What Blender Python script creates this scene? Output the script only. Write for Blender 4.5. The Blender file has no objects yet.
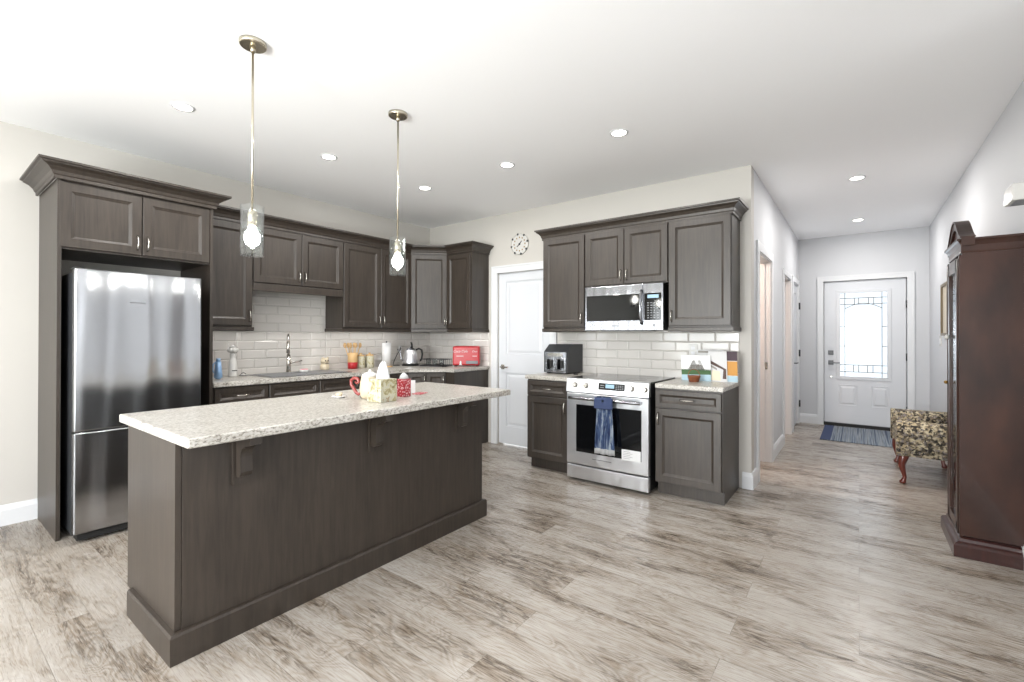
import bpy, bmesh, math, random
from math import pi, sin, cos, radians
from mathutils import Vector, Matrix
random.seed(7)
S = bpy.context.scene
C = S.collection

# ------------------------------------------------------------------ camera, world, exposure
H = 1.3052
cam_d = bpy.data.cameras.new('camera')
cam = bpy.data.objects.new('camera', cam_d); C.objects.link(cam)
cam_d.sensor_fit = 'HORIZONTAL'; cam_d.sensor_width = 36.0
cam_d.lens = 461.4317 / 1024 * 36.0
cam_d.shift_y = -(341.0 - 333.3847) / 1024
cam_d.clip_start = 0.05; cam_d.clip_end = 300
YAW, PITCH, ROLL = 0.6444, 0.0045, 0.0017
cam.matrix_world = Matrix.Translation((0, 0, H)) @ Matrix.Rotation(YAW, 4, 'Z') @ Matrix.Rotation(pi/2 + PITCH, 4, 'X') @ Matrix.Rotation(ROLL, 4, 'Z')
S.camera = cam
vs = S.view_settings
vs.view_transform = 'Standard'; vs.look = 'None'; vs.gamma = 1.0; vs.use_curve_mapping = False
vs.exposure = 0.33
W = bpy.data.worlds.new('sky'); S.world = W; W.use_nodes = True
bg = W.node_tree.nodes['Background']
bg.inputs['Color'].default_value = (0.93, 0.97, 1.0, 1); bg.inputs['Strength'].default_value = 3.0
S.cycles.max_bounces = 8; S.cycles.diffuse_bounces = 5; S.cycles.glossy_bounces = 4
S.cycles.transmission_bounces = 6; S.cycles.transparent_max_bounces = 12
S.cycles.sample_clamp_indirect = 6.0; S.cycles.caustics_reflective = False; S.cycles.caustics_refractive = False
S.cycles.use_denoising = True

ZC = 2.762; XC = -0.73; YB = 4.36; YH = 8.21; XR = 0.75; WL = -4.68; YR = -3.8
CT = 0.93      # worktop height of the sink run

def light(kind, name, loc, power, color=(1, 1, 1), rot=(0, 0, 0), **kw):
    d = bpy.data.lights.new(name, kind); d.energy = power; d.color = color
    for k, v in kw.items(): setattr(d, k, v)
    o = bpy.data.objects.new(name, d); C.objects.link(o); o.location = loc; o.rotation_euler = rot
    return o
# daylight entering through the glazed rear wall of the living area, behind the camera
for _x in (-3.4, -1.0):
    light('AREA', 'daylight_rear', (_x, YR - 0.25, 1.2), 110, (0.98, 0.99, 1.0), (radians(90), 0, 0), shape='RECTANGLE', size=2.0, size_y=2.3)
# unseen fill light added behind the camera, aimed up to brighten the ceiling
light('AREA', 'ceiling_fill', (-1.5, -2.0, 1.35), 130, (0.98, 0.99, 1.0), (radians(180-54), 0, 0), shape='DISK', size=1.2)
light('AREA', 'side_fill', (XR + 0.25, -1.9, 1.2), 32, (0.88, 0.94, 1.0), (0, radians(90), 0), shape='RECTANGLE', size=2.2, size_y=2.4)  # cool fill added outside an unseen side opening to light the floor
light('AREA', 'daylight_entry', (0.05, YH + 0.3, 1.33), 5, (0.9, 0.95, 1.0), (radians(-90), 0, 0), shape='RECTANGLE', size=0.8, size_y=1.3)

# ------------------------------------------------------------------ colour and material helpers
def lin(c):
    return tuple(((x/255)/12.92 if x/255 <= 0.04045 else (((x/255)+0.055)/1.055)**2.4) for x in c)
def rgba(c): return (*lin(c), 1)
def mat(name, col=(200, 200, 200), rough=0.5, metal=0.0, **kw):
    m = bpy.data.materials.new(name); m.use_nodes = True
    b = m.node_tree.nodes['Principled BSDF']
    b.inputs['Base Color'].default_value = rgba(col); b.inputs['Roughness'].default_value = rough; b.inputs['Metallic'].default_value = metal
    for k, v in kw.items(): b.inputs[k].default_value = v
    return m
class N:
    """small node-graph writer for one material"""
    def __init__(s, m): s.m = m; s.t = m.node_tree; s.b = s.t.nodes['Principled BSDF']
    def n(s, typ, **kw):
        x = s.t.nodes.new(typ)
        for k, v in kw.items():
            if k.startswith('i_'):
                key = k[2:].replace('_', ' ')
                x.inputs[key].default_value = v
            else: setattr(x, k, v)
        return x
    def l(s, a, b): s.t.links.new(a, b)
    def coord(s, scale=(1, 1, 1), rot=(0, 0, 0), out='Object'):
        tc = s.n('ShaderNodeTexCoord'); mp = s.n('ShaderNodeMapping')
        mp.inputs['Scale'].default_value = scale; mp.inputs['Rotation'].default_value = rot
        s.l(tc.outputs[out], mp.inputs[0]); return mp.outputs[0]
    def noise(s, vec, scale=5, detail=3, rough=.5, dist=0):
        x = s.n('ShaderNodeTexNoise'); x.inputs['Scale'].default_value = scale; x.inputs['Detail'].default_value = detail
        x.inputs['Roughness'].default_value = rough; x.inputs['Distortion'].default_value = dist
        s.l(vec, x.inputs['Vector']); return x.outputs['Fac']
    def ramp(s, fac, stops):
        r = s.n('ShaderNodeValToRGB'); e = r.color_ramp.elements
        while len(e) < len(stops): e.new(0.5)
        for i, (p, c) in enumerate(stops): e[i].position = p; e[i].color = rgba(c)
        s.l(fac, r.inputs[0]); return r.outputs[0]
    def math(s, op, a, b=None, clamp=False):
        x = s.n('ShaderNodeMath', operation=op); x.use_clamp = clamp
        for i, v in enumerate((a, b)):
            if v is None: continue
            if isinstance(v, (int, float)): x.inputs[i].default_value = v
            else: s.l(v, x.inputs[i])
        return x.outputs[0]
    def mix(s, fac, a, b, blend='MIX'):
        x = s.n('ShaderNodeMix', data_type='RGBA', blend_type=blend)
        for sock, v in ((x.inputs[0], fac), (x.inputs[6], a), (x.inputs[7], b)):
            if isinstance(v, (int, float)): sock.default_value = v
            elif isinstance(v, tuple): sock.default_value = rgba(v)
            else: s.l(v, sock)
        return x.outputs[2]
    def bump(s, h, strength=.3, dist=.01):
        x = s.n('ShaderNodeBump'); x.inputs['Strength'].default_value = strength; x.inputs['Distance'].default_value = dist
        s.l(h, x.inputs['Height']); s.l(x.outputs[0], s.b.inputs['Normal'])
    def col(s, c): s.l(c, s.b.inputs['Base Color'])

M = {}
def paint(name, c, rough=.6):
    m = mat(name, c, rough); g = N(m); v = g.coord()
    g.bump(g.noise(v, 220, 2), .06, .002)
    return m
M['wall'] = paint('wall_paint', (196, 192, 186))
M['hall'] = paint('hall_paint', (204, 205, 208))
M['ceil'] = paint('ceiling_paint', (248, 248, 249), .8)
M['trim'] = mat('white_trim', (218, 219, 221), .35)
M['whitedoor'] = mat('white_door', (210, 212, 216), .38)
def wood(name, a, b, rough=.36, sc=(38, 38, 2.2), coat=.0, blotch=.25):
    m = mat(name, a, rough); g = N(m); v = g.coord(sc)
    n1 = g.noise(v, 1.6, 5, .6, .6); n2 = g.noise(g.coord((3, 3, 1.3)), 2.0, 3)
    f = g.math('ADD', g.math('MULTIPLY', n1, 1 - blotch), g.math('MULTIPLY', n2, blotch))
    g.col(g.ramp(f, [(.33, a), (.66, b)]))
    g.bump(n1, .05, .002); m.node_tree.nodes['Principled BSDF'].inputs['Coat Weight'].default_value = coat
    return m
M['wood'] = wood('grey_brown_stained_maple', (42, 36, 31), (61, 53, 46), .40, (30, 30, 2.2))
M['wood'].node_tree.nodes['Principled BSDF'].inputs['Specular IOR Level'].default_value = .55
M['plinth'] = wood('dark_mahogany', (42, 22, 20), (60, 30, 26), .3, coat=.3)
M['mahog'] = wood('mahogany', (40, 25, 21), (68, 43, 34), .3, (6, 6, 1.6), .25, .75)
M['mahog'].node_tree.nodes['Principled BSDF'].inputs['Specular IOR Level'].default_value = .3
M['cherry'] = wood('red_mahogany', (70, 26, 18), (104, 42, 30), .3, coat=.3)
M['dark'] = mat('near_black_plastic', (20, 20, 21), .35)
M['shadow'] = mat('dark_cabinet_inside', (44, 40, 37), .6)
M['nickel'] = mat('brushed_nickel', (200, 196, 188), .24, 1.0)
M['bronze'] = mat('satin_champagne_nickel', (206, 198, 180), .24, 1.0)
M['chrome'] = mat('chrome', (215, 215, 218), .12, 1.0)
def steel(name, wav, sc, rough=.17, col=(186, 187, 190), wsc=(2.2, 2.2, 0.7), aniso=.0):
    m = mat(name, col, rough, 1.0); g = N(m)
    big = g.noise(g.coord(wsc), 2.6, 0, .45, .3)
    fine = g.noise(g.coord(sc), 3.0, 2)
    h = g.math('ADD', big, g.math('MULTIPLY', fine, .004))
    g.bump(h, wav, .1)
    tg = g.n('ShaderNodeTangent', direction_type='RADIAL', axis='Z'); g.l(tg.outputs[0], g.b.inputs['Tangent'])
    g.b.inputs['Anisotropic'].default_value = aniso
    return m
M['fridge'] = steel('wavy_stainless', .2, (2, 160, 2), .2, (172, 173, 176), (3.6, 1, .35), .85)
M['steel'] = steel('stainless', .05, (2, 2, 160), .2, (150, 151, 155), (6, 1, 1), .8)
M['ovensteel'] = steel('oven_stainless', .06, (2, 2, 160), .3, (216, 217, 220), (4, 1, 1), .8)
M['blackglass'] = mat('black_glass', (9, 10, 12), .06)
M['dkgrey'] = mat('charcoal_metal', (52, 53, 56), .4, .3)
M['grey'] = mat('grey_plastic', (110, 112, 115), .4)
M['white'] = mat('white_ceramic', (206, 204, 200), .25)
M['cream'] = mat('cream_ceramic', (200, 186, 160), .3)
M['red'] = mat('bright_red_enamel', (172, 36, 42), .3)
M['blue'] = mat('light_blue_bottle', (150, 186, 226), .3)
M['pink'] = mat('pink_sponge', (222, 130, 136), .7)
M['black'] = mat('matt_black', (14, 14, 14), .6)
M['wicker'] = mat('brown_wicker', (126, 72, 42), .6)
M['woodlight'] = mat('pale_bamboo', (206, 170, 120), .5)
M['paper'] = mat('white_paper', (208, 208, 208), .7)
M['brass'] = mat('antique_brass', (150, 116, 62), .35, 1.0)
M['oldframe'] = mat('dull_bronze_frame', (112, 98, 74), .5)
M['lead'] = mat('dark_lead_came', (96, 98, 94), .5, 0)
M['orange'] = mat('orange_print', (196, 140, 64), .5)
def glass(name, tint=(250, 252, 252), refl=.12, rough=.02):
    m = bpy.data.materials.new(name); m.use_nodes = True; t = m.node_tree; t.nodes.clear()
    o = t.nodes.new('ShaderNodeOutputMaterial'); mx = t.nodes.new('ShaderNodeMixShader')
    tr = t.nodes.new('ShaderNodeBsdfTransparent'); gl = t.nodes.new('ShaderNodeBsdfGlossy')
    tr.inputs[0].default_value = rgba(tint); gl.inputs['Roughness'].default_value = rough
    lw = t.nodes.new('ShaderNodeLayerWeight'); lw.inputs[0].default_value = .35
    mp = t.nodes.new('ShaderNodeMapRange'); mp.inputs['To Min'].default_value = refl * .5; mp.inputs['To Max'].default_value = min(1, refl * 5)
    t.links.new(lw.outputs['Facing'], mp.inputs[0]); t.links.new(mp.outputs[0], mx.inputs[0])
    t.links.new(tr.outputs[0], mx.inputs[1]); t.links.new(gl.outputs[0], mx.inputs[2]); t.links.new(mx.outputs[0], o.inputs[0])
    return m
M['glass'] = glass('clear_glass', refl=.07)
M['doorglass'] = glass('bevelled_door_glass', (200, 203, 206), .06, .1)
def emis(name, c, st):
    m = mat(name, c, .4); b = m.node_tree.nodes['Principled BSDF']
    b.inputs['Emission Color'].default_value = rgba(c); b.inputs['Emission Strength'].default_value = st
    return m
M['lamp'] = emis('lit_lamp', (255, 250, 240), 14)
M['bulb'] = emis('lit_bulb', (255, 250, 242), 60)
M['screen'] = emis('lit_display', (130, 160, 180), .35)
M['keys'] = mat('white_print', (140, 142, 146), .5)

def make_floor():
    m = mat('oak_plank_floor', (180, 168, 152), .32); g = N(m)
    br = g.n('ShaderNodeTexBrick'); br.offset = .37; br.offset_frequency = 2
    br.inputs['Color1'].default_value = (0, 0, 0, 1); br.inputs['Color2'].default_value = (1, 1, 1, 1); br.inputs['Mortar'].default_value = (.5, .5, .5, 1)
    br.inputs['Scale'].default_value = 1; br.inputs['Mortar Size'].default_value = .0013; br.inputs['Mortar Smooth'].default_value = .2
    br.inputs['Brick Width'].default_value = 1.22; br.inputs['Row Height'].default_value = .182; br.inputs['Bias'].default_value = 0
    base = g.coord(); g.l(base, br.inputs['Vector'])
    rnd = g.n('ShaderNodeSeparateColor'); g.l(br.outputs['Color'], rnd.inputs[0]); r = rnd.outputs[0]
    comb = g.n('ShaderNodeCombineXYZ'); g.l(g.math('MULTIPLY', r, 23.0), comb.inputs[0]); g.l(g.math('MULTIPLY', r, 7.0), comb.inputs[1]); g.l(g.math('MULTIPLY', r, 11.0), comb.inputs[2])
    def shifted(sc):
        a = g.n('ShaderNodeVectorMath', operation='MULTIPLY'); g.l(base, a.inputs[0]); a.inputs[1].default_value = sc
        b = g.n('ShaderNodeVectorMath', operation='ADD'); g.l(a.outputs[0], b.inputs[0]); g.l(comb.outputs[0], b.inputs[1]); return b.outputs[0]
    blot = g.noise(shifted((1.0, 3.2, 1)), 1.5, 4, .6, .4)
    swirl = g.noise(shifted((1.5, 5.0, 1)), 1.5, 2, .5, .5)
    rings = g.math('PINGPONG', g.math('MULTIPLY', swirl, 34.0), 1.0)
    fine = g.noise(shifted((4, 80, 1)), 2.2, 4, .7)
    crack = g.noise(shifted((1.3, 10, 1)), 1.8, 5, .65, 1.0)
    f = g.math('ADD', g.math('MULTIPLY', blot, .64), g.math('MULTIPLY', fine, .17))
    f = g.math('ADD', f, g.math('MULTIPLY', rings, .13))
    f = g.math('ADD', f, g.math('MULTIPLY', r, .05))
    c = g.ramp(f, [(.27, (84, 72, 60)), (.39, (130, 118, 105)), (.51, (155, 147, 138)), (.72, (173, 168, 162))])
    ck = g.math('SUBTRACT', 1, g.math('MULTIPLY', g.math('ABSOLUTE', g.math('SUBTRACT', crack, .5)), 24), True)
    msk = g.math('MULTIPLY', g.math('SUBTRACT', .53, blot, ), 7, True)
    ck = g.math('MULTIPLY', ck, g.math('MULTIPLY', msk, .95))
    c = g.mix(ck, c, (66, 56, 47))
    c = g.mix(g.math('MULTIPLY', br.outputs['Fac'], .55), c, (88, 80, 72))
    g.col(c)
    rr = g.math('ADD', .20, g.math('MULTIPLY', fine, .16)); g.l(rr, g.b.inputs['Roughness'])
    hh = g.math('SUBTRACT', g.math('MULTIPLY', fine, .5), g.math('ADD', br.outputs['Fac'], ck))
    g.bump(hh, .22, .003)
    return m
M['floor'] = make_floor()
def make_counter():
    m = mat('speckled_laminate', (200, 196, 188), .3); g = N(m)
    base = g.coord((9, 2.2, 9), (0, 0, .12)); a = g.noise(base, 3.2, 6, .7, .6)
    sp = g.noise(g.coord((1, .6, 1)), 95, 3, .7)
    c = g.ramp(a, [(.34, (128, 123, 116)), (.47, (170, 166, 160)), (.62, (198, 195, 191))])
    c2 = g.ramp(sp, [(.38, (60, 53, 42)), (.46, (160, 153, 140)), (.56, (200, 197, 191))])
    g.col(g.mix(.6, c, c2)); return m
M['counter'] = make_counter()
def make_fabric():
    m = mat('floral_tapestry', (120, 100, 70), .9); g = N(m)
    v = g.n('ShaderNodeTexVoronoi'); v.inputs['Scale'].default_value = 62; v.inputs['Randomness'].default_value = 1
    nb = g.n('ShaderNodeTexNoise'); nb.inputs['Scale'].default_value = 34; nb.inputs['Detail'].default_value = 3; nb.inputs['Distortion'].default_value = 1.6
    co = g.coord(); g.l(co, nb.inputs['Vector'])
    wv = g.n('ShaderNodeVectorMath', operation='MULTIPLY_ADD'); g.l(nb.outputs['Color'], wv.inputs[0]); wv.inputs[1].default_value = (.05, .05, .05); g.l(co, wv.inputs[2])
    g.l(wv.outputs[0], v.inputs['Vector'])
    s = g.n('ShaderNodeSeparateColor'); g.l(v.outputs['Color'], s.inputs[0])
    c = g.ramp(s.outputs[0], [(.0, (40, 38, 36)), (.24, (84, 76, 62)), (.42, (128, 116, 96)), (.56, (188, 178, 152)), (.76, (124, 118, 116)), (.9, (172, 158, 128))])
    c.node.color_ramp.interpolation = 'CONSTANT'
    g.col(c); g.bump(nb.outputs['Fac'], .3, .004); return m
M['fabric'] = make_fabric()
def make_stripe():
    m = mat('striped_mat_weave', (110, 122, 138), .95); g = N(m)
    n = g.noise(g.coord((34, .25, 1)), 1.0, 3, .7)
    c = g.ramp(n, [(.38, (58, 68, 88)), (.46, (104, 116, 132)), (.52, (150, 156, 160)), (.58, (84, 92, 104)), (.66, (124, 136, 152))])
    g.col(c); g.bump(g.noise(g.coord((1, 1, 1)), 300, 1), .3, .003); return m
M['stripe'] = make_stripe()
M['bluefab'] = mat('navy_weave', (52, 64, 96), .95)
def make_tissue():
    m = mat('floral_card', (216, 208, 180), .6); g = N(m); v = g.noise(g.coord(), 26, 3, .6, .8)
    g.col(g.ramp(v, [(.3, (96, 84, 50)), (.4, (160, 150, 112)), (.5, (190, 186, 164)), (.64, (172, 170, 154)), (.72, (140, 108, 70))])); return m
M['tissue'] = make_tissue()
def make_redpat():
    m = mat('red_snowflake_print', (176, 40, 54), .5); g = N(m)
    v = g.n('ShaderNodeTexVoronoi'); v.inputs['Scale'].default_value = 70; g.l(g.coord(), v.inputs['Vector'])
    g.col(g.ramp(v.outputs['Distance'], [(.0, (232, 214, 214)), (.32, (214, 160, 164)), (.42, (168, 34, 48))])); return m
M['redpat'] = make_redpat()
def make_towel():
    m = mat('blue_towel_cloth', (80, 100, 140), .95); g = N(m); v = g.noise(g.coord((24, 3, 2.5)), 2.6, 3, .6, .8)
    g.col(g.ramp(v, [(.36, (40, 54, 92)), (.5, (84, 106, 146)), (.62, (182, 194, 206))])); g.bump(g.noise(g.coord(), 260, 2), .4, .003); return m
M['towel'] = make_towel()
M['tile'] = mat('white_glazed_tile', (206, 202, 197), .12)
M['grout'] = mat('pale_grout', (170, 166, 160), .8)
M['lawn'] = mat('lawn_grass', (92, 122, 52), .9)

# ------------------------------------------------------------------ mesh helpers
class MB:
    def __init__(s): s.b = bmesh.new(); s.T = Matrix.Identity(4)
    def _mi(s, faces, mi, smooth=False):
        for f in faces: f.material_index = mi; f.smooth = smooth
    def box(s, x0, x1, y0, y1, z0, z1, bev=0, mi=0, seg=2):
        t = bmesh.new(); bmesh.ops.create_cube(t, size=1)
        for v in t.verts: v.co = Vector(((x0+x1)/2 + v.co.x*(x1-x0), (y0+y1)/2 + v.co.y*(y1-y0), (z0+z1)/2 + v.co.z*(z1-z0)))
        if bev: bmesh.ops.bevel(t, geom=t.edges[:], offset=bev, segments=seg, affect='EDGES', profile=.5)
        return s._merge(t, mi)
    def _merge(s, t, mi, smooth=False):
        bmesh.ops.recalc_face_normals(t, faces=t.faces[:])
        mp = {}
        for v in t.verts: mp[v] = s.b.verts.new(s.T @ v.co)
        for f in t.faces:
            try: nf = s.b.faces.new([mp[v] for v in f.verts])
            except ValueError: continue
            nf.material_index = mi; nf.smooth = smooth or f.smooth
        t.free(); return s
    def cyl(s, c, r, h, axis='z', seg=24, r2=None, mi=0, smooth=True):
        """cylinder or cone starting at c along +axis"""
        prof = [(0, 0), (r, 0), (r if r2 is None else r2, h), (0, h)]
        return s.lathe(prof, c, axis, seg, mi, smooth)
    def lathe(s, prof, c=(0, 0, 0), axis='z', seg=24, mi=0, smooth=True, sharp=True):
        t = bmesh.new(); rings = []
        for r, h in prof:
            if r < 1e-6: rings.append([t.verts.new((0, 0, h))])
            else: rings.append([t.verts.new((r*cos(2*pi*k/seg), r*sin(2*pi*k/seg), h)) for k in range(seg)])
        for i, (a, b) in enumerate(zip(rings, rings[1:])):
            for k in range(seg):
                k2 = (k+1) % seg
                if len(a) == 1 and len(b) == 1: continue
                if len(a) == 1: f = t.faces.new((a[0], b[k2], b[k]))
                elif len(b) == 1: f = t.faces.new((a[k], a[k2], b[0]))
                else: f = t.faces.new((a[k], a[k2], b[k2], b[k]))
                dr = abs(prof[i+1][0]-prof[i][0]); dh = abs(prof[i+1][1]-prof[i][1])
                f.smooth = smooth and not (dh < 1e-5 and dr > .5*max(prof[i][0], prof[i+1][0]))
        R = {'z': Matrix.Identity(4), 'x': Matrix.Rotation(pi/2, 4, 'Y'), 'y': Matrix.Rotation(-pi/2, 4, 'X')}[axis]
        t.transform(Matrix.Translation(c) @ R)
        return s._merge(t, mi)
    def tube(s, pts, r, seg=10, mi=0, caps=True):
        pts = [Vector(p) for p in pts]; rs = r if isinstance(r, (list, tuple)) else [r]*len(pts)
        t = bmesh.new(); rings = []; up = None
        for i, p in enumerate(pts):
            d = (pts[min(i+1, len(pts)-1)] - pts[max(i-1, 0)]).normalized()
            if up is None: up = Vector((0, 0, 1)) if abs(d.z) < .9 else Vector((1, 0, 0))
            a = d.cross(up).normalized(); b = a.cross(d).normalized(); up = b
            rings.append([t.verts.new(p + (a*cos(2*pi*k/seg) + b*sin(2*pi*k/seg))*rs[i]) for k in range(seg)])
        for A, B in zip(rings, rings[1:]):
            for k in range(seg):
                f = t.faces.new((A[k], A[(k+1) % seg], B[(k+1) % seg], B[k])); f.smooth = True
        if caps: t.faces.new(rings[0][::-1]); t.faces.new(rings[-1])
        return s._merge(t, mi)
    def prism(s, poly, a0, a1, axis='y', mi=0, smooth=False):
        """polygon extruded along an axis: axis y -> poly is (x,z); x -> (y,z); z -> (x,y)"""
        f3 = {'y': lambda p, a: (p[0], a, p[1]), 'x': lambda p, a: (a, p[0], p[1]), 'z': lambda p, a: (p[0], p[1], a)}[axis]
        t = bmesh.new(); A = [t.verts.new(f3(p, a0)) for p in poly]; B = [t.verts.new(f3(p, a1)) for p in poly]
        t.faces.new(A); t.faces.new(B[::-1]); n = len(poly)
        for k in range(n):
            f = t.faces.new((A[k], A[(k+1) % n], B[(k+1) % n], B[k])); f.smooth = smooth
        return s._merge(t, mi)
    def sphere(s, c, r, mi=0, seg=20, sc=(1, 1, 1)):
        t = bmesh.new(); bmesh.ops.create_uvsphere(t, u_segments=seg, v_segments=seg//2+2, radius=r)
        t.transform(Matrix.Translation(c) @ Matrix.Diagonal((*sc, 1)))
        for f in t.faces: f.smooth = True
        return s._merge(t, mi)
    def panel(s, x0, x1, z0, z1, y0, th=.02, fr=.056, rec=.012, bev=.016, mi=0):
        """cabinet front facing -y: frame with a sloping inner edge and recessed flat panel; back at y0"""
        yf = y0 - th; t = bmesh.new()
        def ring(i, y): return [t.verts.new(p) for p in ((x0+i, y, z0+i), (x1-i, y, z0+i), (x1-i, y, z1-i), (x0+i, y, z1-i))]
        R = [ring(0, y0), ring(0, yf+.003), ring(.003, yf), ring(fr, yf), ring(fr+.003, yf+.003), ring(fr+bev, yf+rec-.002), ring(fr+bev+.002, yf+rec)]
        t.faces.new(R[0][::-1])
        for A, B in zip(R, R[1:]):
            for k in range(4): t.faces.new((A[k], A[(k+1) % 4], B[(k+1) % 4], B[k]))
        t.faces.new(R[-1])
        return s._merge(t, mi)
    def sweep(s, prof, path, mi=0, closed_profile=True, outward=1):
        """moulding: prof (out, z) swept along an open xy path with mitred corners; 'out' is to the right of travel"""
        n = len(path); P = [Vector((p[0], p[1])) for p in path]; t = bmesh.new(); rings = []
        for i in range(n):
            if i == 0: d = (P[1]-P[0]).normalized(); nr = Vector((d.y, -d.x)); m = nr
            elif i == n-1: d = (P[-1]-P[-2]).normalized(); nr = Vector((d.y, -d.x)); m = nr
            else:
                d1 = (P[i]-P[i-1]).normalized(); d2 = (P[i+1]-P[i]).normalized()
                n1 = Vector((d1.y, -d1.x)); n2 = Vector((d2.y, -d2.x)); m = (n1+n2).normalized(); m = m / max(.2, m.dot(n1))
            rings.append([t.verts.new((P[i].x + m.x*o*outward, P[i].y + m.y*o*outward, z)) for o, z in prof])
        k = len(prof)
        for A, B in zip(rings, rings[1:]):
            for j in range(k if closed_profile else k-1): t.faces.new((A[j], A[(j+1) % k], B[(j+1) % k], B[j]))
        t.faces.new(rings[0][::-1]); t.faces.new(rings[-1])
        return s._merge(t, mi)
    def build(s, name, mats, parent=None, loc=(0, 0, 0), rz=0):
        me = bpy.data.meshes.new(name); s.b.to_mesh(me); s.b.free()
        for m in (mats if isinstance(mats, (list, tuple)) else [mats]): me.materials.append(M[m] if isinstance(m, str) else m)
        o = bpy.data.objects.new(name, me); C.objects.link(o)
        if parent: o.parent = parent
        o.location = loc; o.rotation_euler = (0, 0, rz)
        return o

def tag(o, label, cat, group=None):
    o['label'] = label; o['category'] = cat
    if group: o['group'] = group
    return o
def thing(name, label, cat, loc=(0, 0, 0), rz=0, group=None):
    o = bpy.data.objects.new(name, None); C.objects.link(o); o.empty_display_size = .1
    o.location = loc; o.rotation_euler = (0, 0, rz)
    return tag(o, label, cat, group)
def struct(o): o['kind'] = 'structure'; return o
def copy_tree(o, parent=None):
    c = o.copy(); C.objects.link(c); c.parent = parent
    for ch in list(o.children): copy_tree(ch, c)
    return c
def text(name, body, size, material, parent, loc, rot, extrude=.0006, shear=0, xs=1.0):
    cu = bpy.data.curves.new(name, 'FONT'); cu.body = body; cu.size = size; cu.extrude = extrude; cu.shear = shear; cu.align_x = 'CENTER'; cu.align_y = 'CENTER'
    tmp = bpy.data.objects.new(name + '_tmp', cu); C.objects.link(tmp)
    dg = bpy.context.evaluated_depsgraph_get(); me = bpy.data.meshes.new_from_object(tmp.evaluated_get(dg))
    bpy.data.objects.remove(tmp); me.materials.clear(); me.materials.append(M[material])
    o = bpy.data.objects.new(name, me); C.objects.link(o); o.parent = parent; o.location = loc; o.rotation_euler = rot; o.scale = (xs, 1, 1)
    return o

# ------------------------------------------------------------------ room shell
def wall_y(name, y0, y1, x0, x1, holes, m, z1=ZC):
    """wall running along x; holes = [(xa, xb, za, zb)]"""
    b = MB(); x = x0
    for xa, xb, za, zb in sorted(holes):
        if xa > x: b.box(x, xa, y0, y1, 0, z1)
        if za > 0: b.box(xa, xb, y0, y1, 0, za)
        if zb < z1: b.box(xa, xb, y0, y1, zb, z1)
        x = xb
    if x < x1: b.box(x, x1, y0, y1, 0, z1)
    return struct(b.build(name, m))
def wall_x(name, x0, x1, y0, y1, holes, m, z1=ZC):
    b = MB(); y = y0
    for ya, yb, za, zb in sorted(holes):
        if ya > y: b.box(x0, x1, y, ya, 0, z1)
        if za > 0: b.box(x0, x1, ya, yb, 0, za)
        if zb < z1: b.box(x0, x1, ya, yb, zb, z1)
        y = yb
    if y < y1: b.box(x0, x1, y, y1, 0, z1)
    return struct(b.build(name, m))
struct(MB().box(-4.8, .87, YR-.12, YH+.12, -.06, 0).build('floor', 'floor'))
struct(MB().box(-4.8, .87, YR-.12, YH+.12, ZC, ZC+.1).build('ceiling', 'ceil'))
wall_x('wall_left', WL-.12, WL, YR, YB+.12, [], 'wall')
# kitchen back wall with the pantry doorway
PD = (-3.49, -2.74, 0, 2.055)
wall_y('wall_back', YB, YB+.12, WL, XC, [PD], 'wall')
# hall wall on the left with two openings and a closet door
HD = (7.40, 8.08, 0, 2.06)
O1 = (4.675, 5.425, 0, 2.075); O2 = (6.43, 7.10, 0, 2.05)
wall_x('wall_hall', XC-.12, XC, YB+.12, YH, [O1, O2, HD], 'hall')
FD = (-.415, .525, 0, 2.105)
wall_y('wall_end', YH, YH+.12, -2.4, XR+.12, [FD], 'hall')
RW = [(-3.1, -.7, .05, 2.25), (1.77, 1.88, .1, 2.5), (2.09, 2.14, .1, 2.5), (2.80, 2.90, .1, 2.5)]  # unseen openings: wide one added for side fill, narrow slots for fridge streaks
wall_x('wall_right', XR, XR+.12, YR, YH, RW, 'hall')
RWIN = [(-4.3, -2.5, .05, 2.25), (-1.9, -.1, .05, 2.25)]
wall_y('wall_rear', YR-.12, YR, WL, XR+.12, RWIN, 'wall')
wall_x('wall_inner', -2.4, -2.3, YB+.12, YH, [], 'wall')
for i, (a, b_, za, zb) in enumerate(RWIN):
    f = MB()
    for xx in (a, (a+b_)/2, b_): f.box(xx-.035, xx+.035, YR-.09, YR-.03, za, zb)
    f.box(a, b_, YR-.09, YR-.03, za, za+.07); f.box(a, b_, YR-.09, YR-.03, zb-.07, zb)
    w = struct(f.build('window_%d' % (i+1), 'trim'))
    MB().box(a+.03, b_-.03, YR-.063, YR-.057, za+.05, zb-.05).build('pane', 'glass', w)
struct(MB().box(-30, 30, -40, YR-.4, -.3, -.25).build('ground', 'lawn'))

# baseboards
BP = [(0, 0), (.016, 0), (.016, .105), (.011, .118), (.006, .135), (0, .14)]
struct(MB().sweep(BP, [(WL, YR), (WL, .615)]).build('baseboard_left', 'trim'))
struct(MB().sweep(BP, [(-.80, YB), (XC, YB), (XC, O1[0]-.09)]).build('baseboard_corner', 'trim'))
struct(MB().sweep(BP, [(XC, O1[1]+.09), (XC, O2[0]-.07)]).build('baseboard_hall', 'trim'))
struct(MB().sweep(BP, [(XC, HD[1]+.07), (XC, YH), (FD[0]-.072, YH)]).build('baseboard_end', 'trim'))
struct(MB().sweep(BP, [(FD[1]+.085, YH), (XR, YH), (XR, YR)]).build('baseboard_right', 'trim'))

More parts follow.
